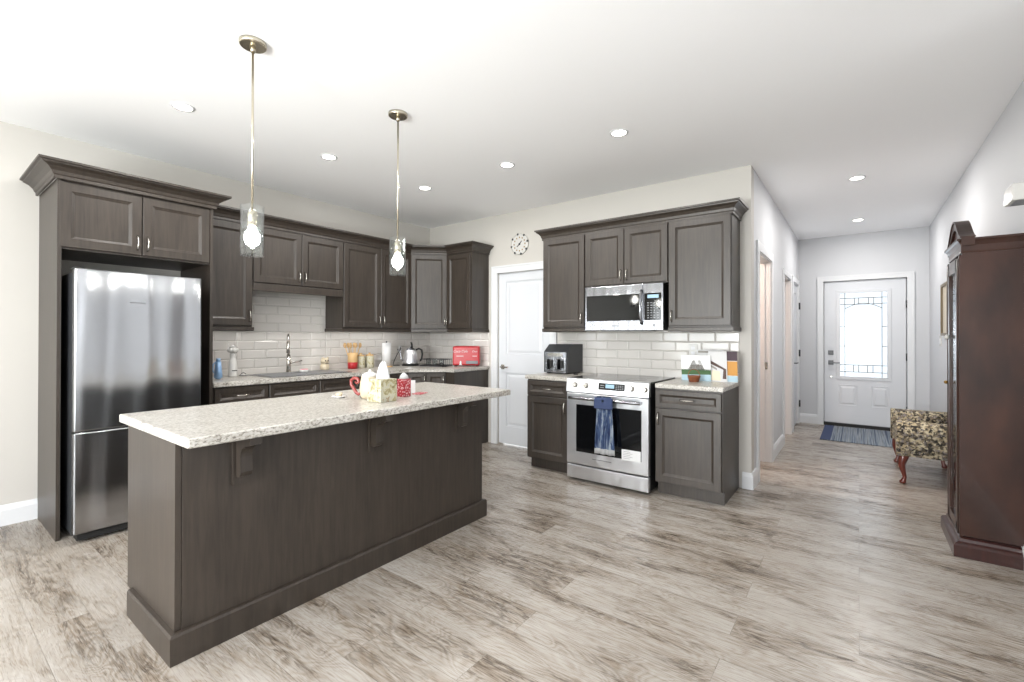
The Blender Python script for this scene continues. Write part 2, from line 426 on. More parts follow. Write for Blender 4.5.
def casing_y(name, x0, x1, ztop, y, w=.09, ww=None):
    """door casing on a wall facing -y"""
    b = MB(); t = .02; ww = ww or w
    b.prism([(x0-w, 0), (x0, 0), (x0, ztop), (x0-w, ztop+ww)], y-t, y)
    b.prism([(x1, 0), (x1+w, 0), (x1+w, ztop+ww), (x1, ztop)], y-t, y)
    b.prism([(x0-w, ztop+ww), (x0, ztop), (x1, ztop), (x1+w, ztop+ww)], y-t, y)
    b.prism([(x0-w, 0), (x0-w+.02, 0), (x0-w+.02, ztop+ww-.02), (x0-w, ztop+ww)], y-t-.006, y-t+.001)
    b.prism([(x1+w-.02, 0), (x1+w, 0), (x1+w, ztop+ww), (x1+w-.02, ztop+ww-.02)], y-t-.006, y-t+.001)
    b.prism([(x0-w, ztop+ww), (x0-w+.02, ztop+ww-.02), (x1+w-.02, ztop+ww-.02), (x1+w, ztop+ww)], y-t-.006, y-t+.001)
    return struct(b.build(name, 'trim'))
def casing_x(name, y0, y1, ztop, x, w=.085, depth=.12):
    """casing on a wall facing +x, with jamb lining through the wall"""
    b = MB(); t = .018
    b.box(x, x+t, y0-w, y0, 0, ztop+w); b.box(x, x+t, y1, y1+w, 0, ztop+w); b.box(x, x+t, y0, y1, ztop, ztop+w)
    b.box(x-depth, x+.001, y0, y0+.012, 0, ztop); b.box(x-depth, x+.001, y1-.012, y1, 0, ztop); b.box(x-depth, x+.001, y0, y1, ztop-.012, ztop)
    b.box(x-depth*.62, x-depth*.42, y1-.022, y1-.012, 0, ztop-.012)
    return struct(b.build(name, 'trim'))
casing_y('trim_1', PD[0], PD[1], PD[3], YB, .085)
casing_x('trim_2', O1[0], O1[1], O1[3], XC)
casing_x('trim_3', O2[0], O2[1], O2[3], XC, .07)
casing_x('trim_4', HD[0], HD[1], HD[3], XC, .07)
casing_y('trim_5', FD[0], FD[1], FD[3], YH, .075)
MBs = MB().box(XC-.055, XC-.025, O1[1]-.014, O1[1]-.012, .96, 1.03)
tag(MBs.build('strike_plate', 'nickel'), 'small metal strike plate on the jamb of the first hall opening', 'strike plate')

# pantry door: slab with two raised panels, lever set
def panelled(b, x0, x1, z0, z1, yf, depth=.008, fr=.02):
    """a recess with raised field drawn as nested rings on a face at y=yf facing -y"""
    t = bmesh.new()
    def ring(i, y): return [t.verts.new(p) for p in ((x0+i, y, z0+i), (x1-i, y, z0+i), (x1-i, y, z1-i), (x0+i, y, z1-i))]
    R = [ring(0, yf), ring(.006, yf-depth*.6), ring(fr*.6, yf-depth*.2), ring(fr, yf-depth*.2), ring(fr+.025, yf-depth)]
    for A, B in zip(R, R[1:]):
        for k in range(4): t.faces.new((A[k], A[(k+1) % 4], B[(k+1) % 4], B[k]))
    t.faces.new(R[-1]); b._merge(t, 0)
def slab_with_panels(name, x0, x1, z0, z1, y0, y1, panels, mname='whitedoor'):
    """door slab from y0 (front) to y1 with real recesses: stiles/rails boxes plus panels set back"""
    b = MB(); rec = .010
    b.box(x0, x1, y0+rec, y1, z0, z1)
    # frame around panels (grid of boxes)
    xs = sorted({x0, x1, *[p[0] for p in panels], *[p[1] for p in panels]}); zs = sorted({z0, z1, *[p[2] for p in panels], *[p[3] for p in panels]})
    for xa, xb in zip(xs, xs[1:]):
        run = None
        for za, zb in zip(zs, zs[1:]):
            inside = any(p[0] <= xa and xb <= p[1] and p[2] <= za and zb <= p[3] for p in panels)
            if not inside: b.box(xa, xb, y0, y0+rec+.001, za, zb)
    for p in panels:
        panelled(b, p[0]+.002, p[1]-.002, p[2]+.002, p[3]-.002, y0+rec, .008, .022)
    return b.build(name, mname)
d1 = struct(slab_with_panels('door_1', PD[0]+.004, PD[1]-.004, .012, PD[3]-.006, YB+.02, YB+.055, [(-3.375, -2.855, 1.08, 1.95), (-3.375, -2.855, .22, .86)]))
k = MB(); k.box(-3.452, -3.398, YB+.012, YB+.02, .90, .955, .003); k.cyl((-3.425, YB+.012, .928), .009, -.035, 'y', 12); k.box(-3.437, -3.315, YB-.032, YB-.02, .920, .936, .003)
k.build('door_handle', 'nickel', d1)

# front door with leaded glass light
d2 = MB(); x0, x1, y0, y1 = FD[0]+.01, FD[1]-.012, YH+.02, YH+.065; gx0, gx1, gz0, gz1 = -.215, .315, .725, 1.925
for a in ((x0, gx0, .045, 2.095), (gx1, x1, .045, 2.095), (gx0, gx1, .045, gz0), (gx0, gx1, gz1, 2.095)): d2.box(a[0], a[1], y0, y1, a[2], a[3])
for (a0, a1, c0, c1) in ((gx0-.045, gx1+.045, gz1, gz1+.045), (gx0-.045, gx1+.045, gz0-.045, gz0), (gx0-.045, gx0, gz0, gz1), (gx1, gx1+.045, gz0, gz1)): d2.box(a0, a1, y0-.014, y0+.002, c0, c1, .004)
for (a0, a1) in ((-.235, -.02), (.145, .335)):
    panelled(d2, a0, a1, .30, .60, y0, .010, .02); 
    for zz in (.30, .594): d2.box(a0, a1, y0-.006, y0+.001, zz, zz+.006)
door = struct(d2.build('door_2', 'whitedoor'))
MB().box(gx0-.002, gx1+.002, YH+.04, YH+.046, gz0-.002, gz1+.002).build('glass_pane', 'doorglass', door)
c = MB(); r = .0048; yy = YH+.036
def came(p, q): c.tube([(p[0], yy, p[1]), (q[0], yy, q[1])], r, 6)
ix0, ix1 = gx0+.055, gx1-.055
for zz in (gz1-.075, gz0+.065, gz0+.165): came((gx0, zz), (gx1, zz))
came((ix0, gz0), (ix0, gz1)); came((ix1, gz0), (ix1, gz1))
for zz in (1.16, 1.44, gz1-.16): came((gx0, zz), (ix0, zz)); came((ix1, zz), (gx1, zz))
for xx in (-.06, 0, .10, .16): came((xx, gz0+.065), (xx, gz0+.165))
for xx in (-.05, .0, .11, .17): came((xx, gz1-.075), (xx, gz1-.165))
c.tube([(ix0 + (ix1-ix0)*q/12, yy, gz1-.225+.075*sin(pi*q/12)) for q in range(13)], r, 6)
came((ix0, gz1-.165), (ix1, gz1-.165))
c.build('leaded_came', 'lead', door)
b = MB(); b.box(FD[0], x0+.012, YH+.066, YH+.10, 0, FD[3]); b.box(x1-.012, FD[1], YH+.066, YH+.10, 0, FD[3]); b.box(FD[0], FD[1], YH+.066, YH+.10, 2.08, FD[3]); struct(b.build('trim_10', 'trim'))
k = MB(); k.box(-.36, -.295, y0-.014, y0, 1.03, 1.095, .003); k.box(-.36, -.295, y0-.014, y0, .885, .95, .003)
k.cyl((-.328, y0-.012, .917), .01, -.04, 'y', 12); k.box(-.34, -.215, y0-.06, y0-.046, .909, .925, .004); k.cyl((-.328, y0-.012, 1.063), .018, -.014, 'y', 16)
k.build('door_handle', 'grey', door)
MB().cyl((-.325, y0, .71), .011, -.014, 'y', 12).build('door_stop', 'nickel', door)
for zz in (1.74, 1.02, .3): MB().cyl((x1+.006, YH-.003, zz-.05), .008, .1, 'z', 10).build('hinge', 'dkgrey', door)
struct(MB().box(FD[0], FD[1], YH-.012, YH+.1, .0, .042).build('trim_6', 'black'))
# closet door on the hall wall (faces +x)
d3 = MB(); d3.T = Matrix.Translation((XC-.012, HD[0], 0)) @ Matrix.Rotation(pi/2, 4, 'Z')
dw = HD[1]-HD[0]
d3.box(.006, dw-.006, .008, .035, .012, HD[3]-.014)
for (za, zb) in ((.22, .86), (1.06, 1.93)): panelled(d3, .12, dw-.12, za, zb, .008, .010, .02)
d3.box(.006, .12, 0, .009, .012, HD[3]-.014); d3.box(dw-.12, dw-.006, 0, .009, .012, HD[3]-.014)
for a in ((.012, .22), (.86, 1.06), (1.93, HD[3]-.014)): d3.box(.12, dw-.12, 0, .009, *a)
dd = struct(d3.build('door_3', 'whitedoor'))
k = MB(); k.box(XC-.012, XC-.004, HD[0]+.04, HD[0]+.095, .90, .955); k.tube([(XC-.008, HD[0]+.068, .928), (XC+.045, HD[0]+.068, .928), (XC+.05, HD[0]+.18, .928)], .008, 8)
k.build('door_handle', 'dkgrey', dd)
for zz in (1.75, 1.05, .3): MB().cyl((XC+.024, HD[1]+.004, zz-.05), .012, .1, 'z', 10).build('hinge', 'dkgrey', dd)

# ------------------------------------------------------------------ backsplash tiles (bevelled subway, running bond)
def tile_field(name, u0, u1, spans, origin, rz, tw=.232, th=.0875, z0=.90):
    """spans(z) -> list of (ua, ub) allowed at that height"""
    b = MB(); g = .0012
    row = 0; z = z0
    zmax = max(s[3] for s in spans)
    for s in spans: b.box(s[0], s[1], .0045, .006, s[2], s[3], mi=1)
    while z < zmax:
        off = (row % 2) * tw/2; u = u0 - tw + off
        while u < u1:
            for (a, c, za, zb) in spans:
                ua, ub = max(u, a), min(u+tw, c); z_a, z_b = max(z, za), min(z+th, zb)
                if ub-ua > .012 and z_b-z_a > .012:
                    e = .009; t = bmesh.new()
                    o1 = [(ua+g, z_a+g), (ub-g, z_a+g), (ub-g, z_b-g), (ua+g, z_b-g)]
                    i1 = [(ua+g+e, z_a+g+e), (ub-g-e, z_a+g+e), (ub-g-e, z_b-g-e), (ua+g+e, z_b-g-e)]
                    if ub-ua < .025 or z_b-z_a < .025: i1 = o1
                    A = [t.verts.new((p[0], .005, p[1])) for p in o1]; A2 = [t.verts.new((p[0], .0025, p[1])) for p in o1]; B = [t.verts.new((p[0], -.0015, p[1])) for p in i1]
                    for q in range(4): t.faces.new((A[q], A[(q+1) % 4], A2[(q+1) % 4], A2[q])); t.faces.new((A2[q], A2[(q+1) % 4], B[(q+1) % 4], B[q]))
                    t.faces.new(B); b._merge(t, 0)
            u += tw
        z += th; row += 1
    o = b.build(name, ['tile', 'grout'], None, origin, rz); return struct(o)
tile_field('trim_7', 0, 1.82, [(0, 1.82, .90, 1.353)], (-2.64, YB-.0065, 0), 0)
tile_field('trim_8', 0, 1.07, [(0, 1.06, .90, 1.353)], (-4.68, YB-.0065, 0), 0)
tile_field('trim_9', 0, 2.9, [(0, .42, .90, 1.353), (.42, 1.33, .90, 1.71), (1.33, 2.87, .90, 1.353)], (WL+.0065, 1.49, 0), pi/2)

# ------------------------------------------------------------------ cabinets
def pull_v(parent, x, z, y, L=.10, name='handle'):
    b = MB(); n = 9
    b.tube([(x, y - .004 - .026*sin(pi*q/(n-1))**.7, z - L/2 + L*q/(n-1)) for q in range(n)], [.0062-.0018*sin(pi*q/(n-1)) for q in range(n)], 8)
    return b.build(name, 'nickel', parent)
def pull_h(parent, x, z, y, L=.11, name='handle'):
    b = MB(); n = 9
    b.tube([(x - L/2 + L*q/(n-1), y - .004 - .026*sin(pi*q/(n-1))**.7, z) for q in range(n)], [.0062-.0018*sin(pi*q/(n-1)) for q in range(n)], 8)
    return b.build(name, 'nickel', parent)
def cabinet(name, label, cat, loc, rz, w, d, z0, z1, fronts, toe=0, group=None, skip=False):
    """fronts: (kind, x0, x1, z0, z1, handle) handle None | 'l' | 'r' (low), 'L' | 'R' (high), 'h' horizontal"""
    root = thing(name, label, cat, loc, rz, group)
    b = MB()
    if toe: b.box(0, w, 0, d, toe, z1); b.box(0, w, .062, d, 0, toe)
    else: b.box(0, w, 0, d, z0, z1)
    b.build('carcass', 'wood', root)
    for kind, x0, x1, a0, a1, h in fronts:
        g = .0016
        fr = .055 if (a1-a0) > .25 else .036
        p = MB().panel(x0+g, x1-g, a0+g, a1-g, -.001, fr=fr).build('door' if kind == 'door' else 'drawer', 'wood', root)
        hz = a0 + .085 if h and h.islower() else a1 - .085
        if h in ('l', 'L'): pull_v(p, x0+.028, hz, -.021)
        elif h in ('r', 'R'): pull_v(p, x1-.028, hz, -.021)
        elif h == 'h': pull_h(p, (x0+x1)/2, (a0+a1)/2, -.021)
    return root
R90 = pi/2
UB, UT = 1.39, 2.295      # upper door bottom / top
LC = 'cabinet'
XF = -4.352               # carcass front of left uppers (faces +x)
# --- fridge surround
b = MB(); b.box(-4.675, -4.05, .602, .622, 0, 2.30)
tag(b.build('side_panel', 'wood'), 'tall dark wood end panel standing left of the steel fridge', 'panel')
b = MB(); b.box(-4.675, -4.05, 1.462, 1.484, 0, 2.30)
tag(b.build('side_panel', 'wood'), 'tall dark wood panel between the steel fridge and the sink worktop', 'panel')
cabinet('wall_cabinet', 'two-door dark cabinet directly above the steel fridge', LC, (-4.07, .623, 0), R90, .838, .605, 1.855, 2.30,
        [('door', -.012, .412, 1.865, 2.285, 'r'), ('door', .414, .838, 1.865, 2.285, 'l')])
CROWN = [(0, 0), (.010, 0), (.010, .020), (.016, .026), (.022, .045), (.040, .066), (.064, .080), (.066, .088), (.078, .090), (.078, .104), (0, .104)]
def crown(path, z, label, sc=1):
    b = MB().sweep([(o*sc, z+h) for o, h in CROWN], path)
    return tag(b.build('crown_moulding', 'wood'), label, 'moulding')
crown([(-4.675, .594), (-4.040, .594), (-4.040, 1.487), (-4.26, 1.487)], 2.292, 'dark crown moulding above the fridge cabinet, highest at the far left', 1.15)
# --- uppers on the sink wall
cabinet('wall_cabinet', 'single-door dark wall cabinet between the fridge panel and the short sink cabinet', LC, (XF, 1.487, 0), R90, .42, .32, UB-.012, 2.30, [('door', .004, .417, UB, UT-.012, 'r')])
cabinet('wall_cabinet', 'short two-door dark wall cabinet above the kitchen sink', LC, (XF, 1.909, 0), R90, .904, .32, 1.775, 2.30,
        [('door', .002, .45, 1.782, UT-.012, 'r'), ('door', .453, .902, 1.782, UT-.012, 'l')])
cabinet('wall_cabinet', 'tall two-door dark wall cabinet right of the sink, behind the farther pendant', LC, (XF, 2.815, 0), R90, .925, .32, UB-.012, 2.30,
        [('door', .002, .475, UB, UT-.012, 'r'), ('door', .478, .922, UB, UT-.012, 'l')])
# diagonal corner cabinet
rt = thing('corner_cabinet', 'angled single-door dark wall cabinet in the kitchen corner', LC, (XF, 3.742, 0))
b = MB(); b.T = Matrix.Translation((-XF, -3.742, 0))
b.prism([(XF, 3.742), (-4.038, 4.048), (-4.038, YB-.004), (WL+.004, YB-.004), (WL+.004, 3.742)], UB-.012, 2.30, 'z')
b.build('carcass', 'wood', rt)
dg = math.hypot(-4.038-XF, 4.048-3.742)
p = MB().panel(.006, dg-.006, UB, UT-.012, -.001, fr=.05).build('door', 'wood', rt, rz=pi/4); pull_v(p, dg-.032, UB+.085, -.021)
cabinet('wall_cabinet', 'narrow dark wall cabinet with exposed side next to the white pantry door', LC, (-4.037, 4.048, 0), 0, .405, .308, UB-.012, 2.30,
        [('door', .004, .395, UB, UT-.012, 'l')])
crown([(-4.354, 1.489), (-4.354, 3.742), (-4.037, 4.046), (-3.630, 4.046), (-3.630, 4.356)], 2.292, 'dark crown moulding running above the sink wall cabinets to the corner')
RAIL = [(0, 0), (.004, 0), (.012, .006), (.012, .034), (0, .038)]
def rail(path, z, label): return tag(MB().sweep([(o-.012, z+h) for o, h in RAIL], path).build('light_rail', 'wood'), label, 'moulding')
def rbox(b, p, q):
    pass
rail([(-4.34, 1.489), (-4.34, 1.921), (-4.67, 1.921)], 1.341, 'dark light rail under the cabinet next to the fridge panel')
rail([(-4.67, 2.803), (-4.34, 2.803), (-4.34, 3.742), (-4.026, 4.036), (-3.618, 4.036), (-3.618, 4.35)], 1.341, 'dark light rail under the corner wall cabinets')
tag(MB().box(-4.352, -4.334, 1.911, 2.812, 1.705, 1.774, .003).build('valance', 'wood'), 'dark wood valance strip under the short cabinet over the sink', 'valance')
# --- uppers on the stove wall
cabinet('wall_cabinet', 'single-door dark wall cabinet above the air fryer, left of the microwave', LC, (-2.628, 4.048, 0), 0, .487, .308, UB-.012, 2.30, [('door', .003, .484, UB, UT, 'r')])
cabinet('wall_cabinet', 'short two-door dark wall cabinet directly above the microwave', LC, (-2.139, 4.048, 0), 0, .81, .308, 1.775, 2.30,
        [('door', .002, .404, 1.782, UT, 'r'), ('door', .406, .808, 1.782, UT, 'l')])
cabinet('wall_cabinet', 'wide single-door dark wall cabinet above the postcards, right of the microwave', LC, (-1.327, 4.048, 0), 0, .509, .308, UB-.012, 2.30, [('door', .003, .506, UB, UT, 'l')])
crown([(-2.632, 4.356), (-2.632, 4.040), (-.814, 4.040), (-.814, 4.356)], 2.292, 'dark crown moulding above the stove wall cabinets', .86)
rail([(-2.618, 4.356), (-2.640, 4.036), (-2.13, 4.036)], 1.341, 'dark light rail under the cabinet left of the microwave')
rail([(-1.33, 4.036), (-.806, 4.036), (-.806, 4.356)], 1.341, 'dark light rail under the cabinet right of the microwave')
# --- base cabinets on the stove wall
cabinet('base_cabinet', 'dark base cabinet with one drawer and door, left of the stove', LC, (-2.625, 3.76, 0), 0, .467, .59, 0, .876,
        [('drawer', .004, .463, .722, .865, 'h'), ('door', .004, .463, .115, .715, 'R')], toe=.105)
cabinet('base_cabinet', 'dark base cabinet with one drawer and door, right of the stove', LC, (-1.342, 3.76, 0), 0, .516, .59, 0, .876,
        [('drawer', .004, .512, .722, .865, 'h'), ('door', .004, .512, .115, .715, 'L')], toe=.105)
def worktop(b, x0, x1, y0, y1, z0, z1): b.box(x0, x1, y0, y1, z0, z1, .005)
tag(MB().box(-2.648, -2.136, 3.735, 4.354, .877, .915, .006).build('worktop', 'counter'), 'short speckled worktop left of the stove under the air fryer', 'countertop')
tag(MB().box(-1.338, -.815, 3.735, 4.354, .877, .915, .006).build('worktop', 'counter'), 'short speckled worktop right of the stove under the postcards', 'countertop')
# --- sink run base cabinets (face +x)
XB = -4.075
cabinet('base_cabinet', 'drawer base cabinet right of the fridge panel, under the blue bottle', LC, (XB, 1.487, 0), R90, .433, .6, 0, .89,
        [('drawer', .012, .43, .745, .88, 'h'), ('drawer', .012, .43, .44, .74, 'h'), ('drawer', .012, .43, .115, .435, 'h')], toe=.105)
cabinet('sink_cabinet', 'base cabinet with two false drawer fronts under the kitchen sink', LC, (XB, 1.922, 0), R90, .92, .6, 0, .89,
        [('drawer', .003, .463, .745, .88, None), ('drawer', .467, .917, .745, .88, None), ('door', .003, .463, .115, .74, 'R'), ('door', .467, .917, .115, .74, 'L')], toe=.105)
cabinet('base_cabinet', 'base cabinet under the utensil pot and canisters, mostly behind the island', LC, (XB, 2.844, 0), R90, .614, .6, 0, .89,
        [('drawer', .003, .611, .745, .88, 'h'), ('door', .003, .305, .115, .74, 'R'), ('door', .308, .611, .115, .74, 'L')], toe=.105)
rt = thing('corner_cabinet', 'angled base cabinet in the kitchen corner under the kettle', LC, (XB, 3.46, 0))
b = MB(); b.T = Matrix.Translation((-XB, -3.46, 0))
b.prism([(XB, 3.46), (-3.77, 3.765), (-3.77, YB-.004), (WL+.004, YB-.004), (WL+.004, 3.46)], .105, .89, 'z')
b.prism([(XB-.05, 3.47), (-3.78, 3.82), (-3.78, YB-.01), (WL+.01, YB-.01), (WL+.01, 3.47)], 0, .105, 'z')
b.build('carcass', 'wood', rt)
p = MB().panel(.008, .206, .115, .88, -.001, fr=.045).build('door', 'wood', rt, rz=pi/4); pull_v(p, .19, .80, -.021)
p = MB().panel(.21, .424, .115, .88, -.001, fr=.045).build('door', 'wood', rt, rz=pi/4); pull_v(p, .40, .80, -.021)
tag(MB().box(-3.768, -3.635, 3.76, 4.355, 0, .89).build('end_panel', 'wood'), 'dark end panel of the base run beside the white pantry door', 'panel')
b = MB(); b.T = Matrix.Identity(4)
wt = [(WL+.007, 1.486), (-4.035, 1.486), (-4.035, 3.445), (-3.755, 3.725), (-3.61, 3.725), (-3.61, YB-.007), (WL+.007, YB-.007)]
t = bmesh.new(); vs0 = [t.verts.new((x, y, .891)) for x, y in wt]; vs1 = [t.verts.new((x, y, CT)) for x, y in wt]
t.faces.new(vs0[::-1]); t.faces.new(vs1)
for q in range(len(wt)): t.faces.new((vs0[q], vs0[(q+1) % len(wt)], vs1[(q+1) % len(wt)], vs1[q]))
bmesh.ops.bevel(t, geom=[e for e in t.edges if abs(e.verts[0].co.z-e.verts[1].co.z) < 1e-6], offset=.006, segments=2, affect='EDGES')
b._merge(t, 0)
tag(b.build('worktop', 'counter'), 'long L-shaped speckled worktop along the sink wall', 'countertop')
# sink (drop-in rim visible)
s = thing('sink', 'drop-in steel sink with low rim in the long worktop', 'sink', (-4.33, 2.36, CT))
b = MB(); b.box(-.235, .235, -.40, .40, .0, .006, .002); b.build('rim', 'steel', s)
b = MB(); b.box(-.20, .20, -.36, -.02, .005, .008, .001); b.box(-.20, .20, .02, .36, .005, .008, .001); b.build('bowl', 'grey', s)
# faucet
f = thing('faucet', 'tall pull-down steel faucet rising behind the sink', 'faucet', (-4.535, 2.335, CT), radians(-30))
b = MB(); b.cyl((0, 0, 0), .027, .012); b.cyl((0, 0, .01), .021, .17, r2=.018)
b.build('faucet_body', 'nickel', f)
b = MB(); path = [(0, 0, .17), (0, 0, .30)] + [(.045-.045*cos(pi*q/8), -.0*q, .33+.05*sin(pi*q/8)) for q in range(9)] + [(.09, 0, .30)]
b.tube(path, .0115, 10); b.build('spout', 'nickel', f)
b = MB(); b.cyl((.09, 0, .20), .018, .11, r2=.014); b.build('spray_head', 'nickel', f)
b = MB(); b.tube([(0, .018, .10), (0, .045, .105), (.0, .125, .118)], [.012, .009, .006], 8); b.build('lever', 'nickel', f)

# ------------------------------------------------------------------ island
isl = thing('kitchen_island', 'long dark wood kitchen island with plain panel front', 'island', (-2.48, 1.6, 0))
b = MB(); ox, oy = 2.48, -1.6
def ib(b, x0, x1, y0, y1, z0, z1, bev=0): b.box(x0+ox, x1+ox, y0+oy, y1+oy, z0, z1, bev)
ib(b, -2.80, -2.195, .69, 2.53, .10, .874); ib(b, -2.73, -2.195, .69, 2.53, 0, .10); b.build('carcass', 'wood', isl)
b = MB(); b.prism([(-2.81+ox, .10), (-2.735+ox, .10), (-2.735+ox, 0), (-2.185+ox, 0), (-2.185+ox, .874), (-2.81+ox, .874)], .668+oy, .69+oy); b.build('side_panel', 'wood', isl)
b = MB(); b.prism([(-2.81+ox, .10), (-2.735+ox, .10), (-2.735+ox, 0), (-2.185+ox, 0), (-2.185+ox, .874), (-2.81+ox, .874)], 2.53+oy, 2.548+oy); b.build('side_panel', 'wood', isl)
b = MB(); ib(b, -2.195, -2.180, .692, 2.535, 0, .874, .001); b.build('front_panel', 'wood', isl)
b = MB(); SK = [(0, 0), (.022, 0), (.022, .108), (.016, .118), (0, .120)]
b.sweep(SK, [(-2.725+ox, .6675+oy), (-2.1795+ox, .6675+oy), (-2.1795+ox, 2.5485+oy), (-2.60+ox, 2.5485+oy)])
b.build('skirting', 'wood', isl)
# corbels: plate against the panel and a thinner scrolled bracket
def corbel(yc):
    b = MB(); w = .036
    b.box(-2.180+ox, -2.165+ox, yc-w+oy, yc+w+oy, .655, .872)
    pts = [(-2.166, .872), (-2.035, .872), (-2.033, .842), (-2.050, .836), (-2.066, .832)]
    pts += [(-2.066-.050*sin(pi/2*q/6)-.006, .832-.052*(1-cos(pi/2*q/6))) for q in range(1, 7)]
    pts += [(-2.120, .745), (-2.118, .715), (-2.128, .695), (-2.148, .688), (-2.166, .690)]
    b.prism([(x+ox, z) for x, z in pts], yc-.024+oy, yc+.024+oy)
    b.build('corbel', 'wood', isl)
for yc in (.91, 1.605, 2.30): corbel(yc)
b = MB(); b.box(-2.909, -2.012, .655, 2.665, .875, .915, .006)
tag(b.build('worktop', 'counter'), 'large speckled rectangular worktop of the island', 'countertop')

# ------------------------------------------------------------------ refrigerator (faces +x)
fr = thing('refrigerator', 'stainless steel bottom-freezer refrigerator', 'refrigerator', (-3.935, .655, 0), R90)
b = MB(); b.box(.004, .684, .004, .66, .045, 1.70, .004); b.build('cabinet_body', 'dkgrey', fr)
def fdoor(z0, z1, nm):
    b = MB(); t = .064; b.box(0, .688, -t, 0, z0, z1, .007, seg=3); return b.build(nm, 'fridge', fr)
fdoor(.70, 1.72, 'upper_door'); fdoor(.065, .692, 'freezer_drawer')
MB().box(.27, .355, -.0655, -.0635, 1.515, 1.523).build('badge', 'grey', fr)
MB().box(.02, .668, -.04, .05, .018, .055).build('kick_grille', 'black', fr)
for xx in (.06, .62): MB().cyl((xx, .03, 0), .018, .045).build('foot', 'black', fr)
MB().box(-.004, .004, -.05, -.01, .688, .70).build('hinge', 'black', fr); MB().box(-.003, .05, -.055, .03, 1.715, 1.727, .003).build('hinge', 'black', fr)

# ------------------------------------------------------------------ stove
st = thing('stove', 'stainless slide-in electric stove with black oven window', 'stove', (-2.13, 3.715, 0))
w = .765
b = MB(); b.box(.004, w-.004, .0, .62, .03, .905); b.build('cabinet_body', 'black', st)
b = MB(); b.box(-.006, w+.006, -.005, .61, .905, .921, .004); b.build('cooktop', 'blackglass', st)
for (x, y, r) in ((.19, .18, .105), (.57, .18, .09), (.19, .45, .08), (.57, .45, .1)):
    MB().lathe([(r-.002, 0), (r-.002, .0006), (r, .0006), (r, 0)], (x, y, .921), seg=40).build('burner_ring', 'grey', st)
b = MB(); b.prism([(-.055, .800), (0, .800), (0, .922), (-.028, .922), (-.040, .914)], 0, w, 'x'); b.build('control_panel', 'ovensteel', st)
# panel front runs from (-.055,.800) to (-.040,.914)
ang = math.atan2(.015, .114)
def on_panel(x, z, out): return (x, -.055 + (z-.800)*.015/.114 - out, z)
for x in (.090, .200, .620, .732):
    b = MB(); b.lathe([(.0, 0), (.026, 0), (.026, .006), (.021, .010), (.018, .034), (.0, .034)], (0, 0, 0), 'y', 24); 
    o = b.build('knob', 'nickel', st, on_panel(x, .862, -.001)); o.rotation_euler = (-ang + pi, 0, 0)
b = MB(); b.box(.318, .560, -.0015, .0015, -.030, .030); d_ = b.build('display', 'blackglass', st, on_panel(0, .865, .001)); d_.rotation_euler = (-ang, 0, 0)
b = MB(); b.box(.385, .465, -.003, -.0014, -.012, .020); b.build('screen', 'screen', d_)
for i in range(4):
    for j in range(3): MB().box(.478+i*.019, .490+i*.019, -.0022, -.0014, -.018+j*.014, -.012+j*.014).build('button', 'keys', d_)
for j in range(2): MB().box(.335, .37, -.0022, -.0014, -.012+j*.018, -.007+j*.018).build('button', 'keys', d_)
b = MB(); b.box(.002, w-.002, -.050, -.002, .155, .790, .006)
od = b.build('oven_door', 'ovensteel', st)
b = MB(); b.box(.10, .706, -.053, -.049, .268, .690, .002); b.build('oven_window', 'blackglass', od)
b = MB(); n = 13
b.tube([(.05+.665*q/(n-1), -.098-.010*sin(pi*q/(n-1)), .752) for q in range(n)], .014, 12)
for x in (.065, .70): b.box(x-.013, x+.013, -.098, -.049, .74, .764, .003)
b.build('oven_handle', 'steel', od)
b = MB(); b.box(.535, .70, -.0545, -.0532, .262, .352); o_ = b.build('sticker', 'paper', od)
b = MB()
for q in range(5): b.box(.55, .61+.02*(q % 2), -.0551, -.0546, .278+q*.014, .281+q*.014)
b.build('printed_lines', 'grey', o_)
b = MB(); b.box(.002, w-.002, -.048, -.002, .025, .145, .006); b.build('storage_drawer', 'ovensteel', st)
MB().box(.26, .44, -.0512, -.0498, .218, .224).build('badge', 'grey', od)
MB().box(.03, w-.03, .02, .06, 0, .03).build('foot', 'black', st)

# dish towel hanging from the oven handle (gathered at the top)
tw = thing('dish_towel', 'blue and white dish towel hanging on the oven handle', 'towel', (-1.72, 3.60, .30))
t = MB(); bm_ = bmesh.new(); cols, rows = 28, 22; grid = []
for j in range(rows):
    v = j/(rows-1); z = .49*v; row = []
    hw = .088 - .022*max(0, (v-.62)/.38)**1.0 if v > .0 else .088
    hw = .092 - .03*v
    for i in range(cols):
        u = i/(cols-1)*2-1
        fold = (.010*(1-.3*v))*sin(u*9+.6) + .004*sin(u*21)
        row.append(bm_.verts.new((u*hw + .012*(1-v)*.4, -.012+fold-(.004 if v > .78 else 0), z)))
    grid.append(row)
for j in range(rows-1):
    for i in range(cols-1): bm_.faces.new((grid[j][i], grid[j][i+1], grid[j+1][i+1], grid[j+1][i])).smooth = True
r_ = bmesh.ops.solidify(bm_, geom=bm_.faces[:], thickness=.005)
for f_ in bm_.faces: f_.material_index = 0
for f_ in bm_.faces:
    if f_.calc_center_median().z < .055: f_.material_index = 1
for v_ in bm_.verts: pass
me_ = t; t._merge
for f_ in bm_.faces: f_.smooth = True
mp = {v_: t.b.verts.new(v_.co) for v_ in bm_.verts}
for f_ in bm_.faces:
    nf = t.b.faces.new([mp[v_] for v_ in f_.verts]); nf.material_index = f_.material_index; nf.smooth = True
bm_.free(); t.build('cloth', ['towel', 'paper'], tw)
b = MB(); b.box(-.085, .085, -.045, -.018, .385, .482, .012, seg=3); b.build('top_band', 'bluefab', tw)
MB().lathe([(0, 0), (.010, 0), (.008, .004), (0, .004)], (0, -.045, .455), 'y', 14).build('towel_button', 'paper', tw).rotation_euler = (0, 0, 0)

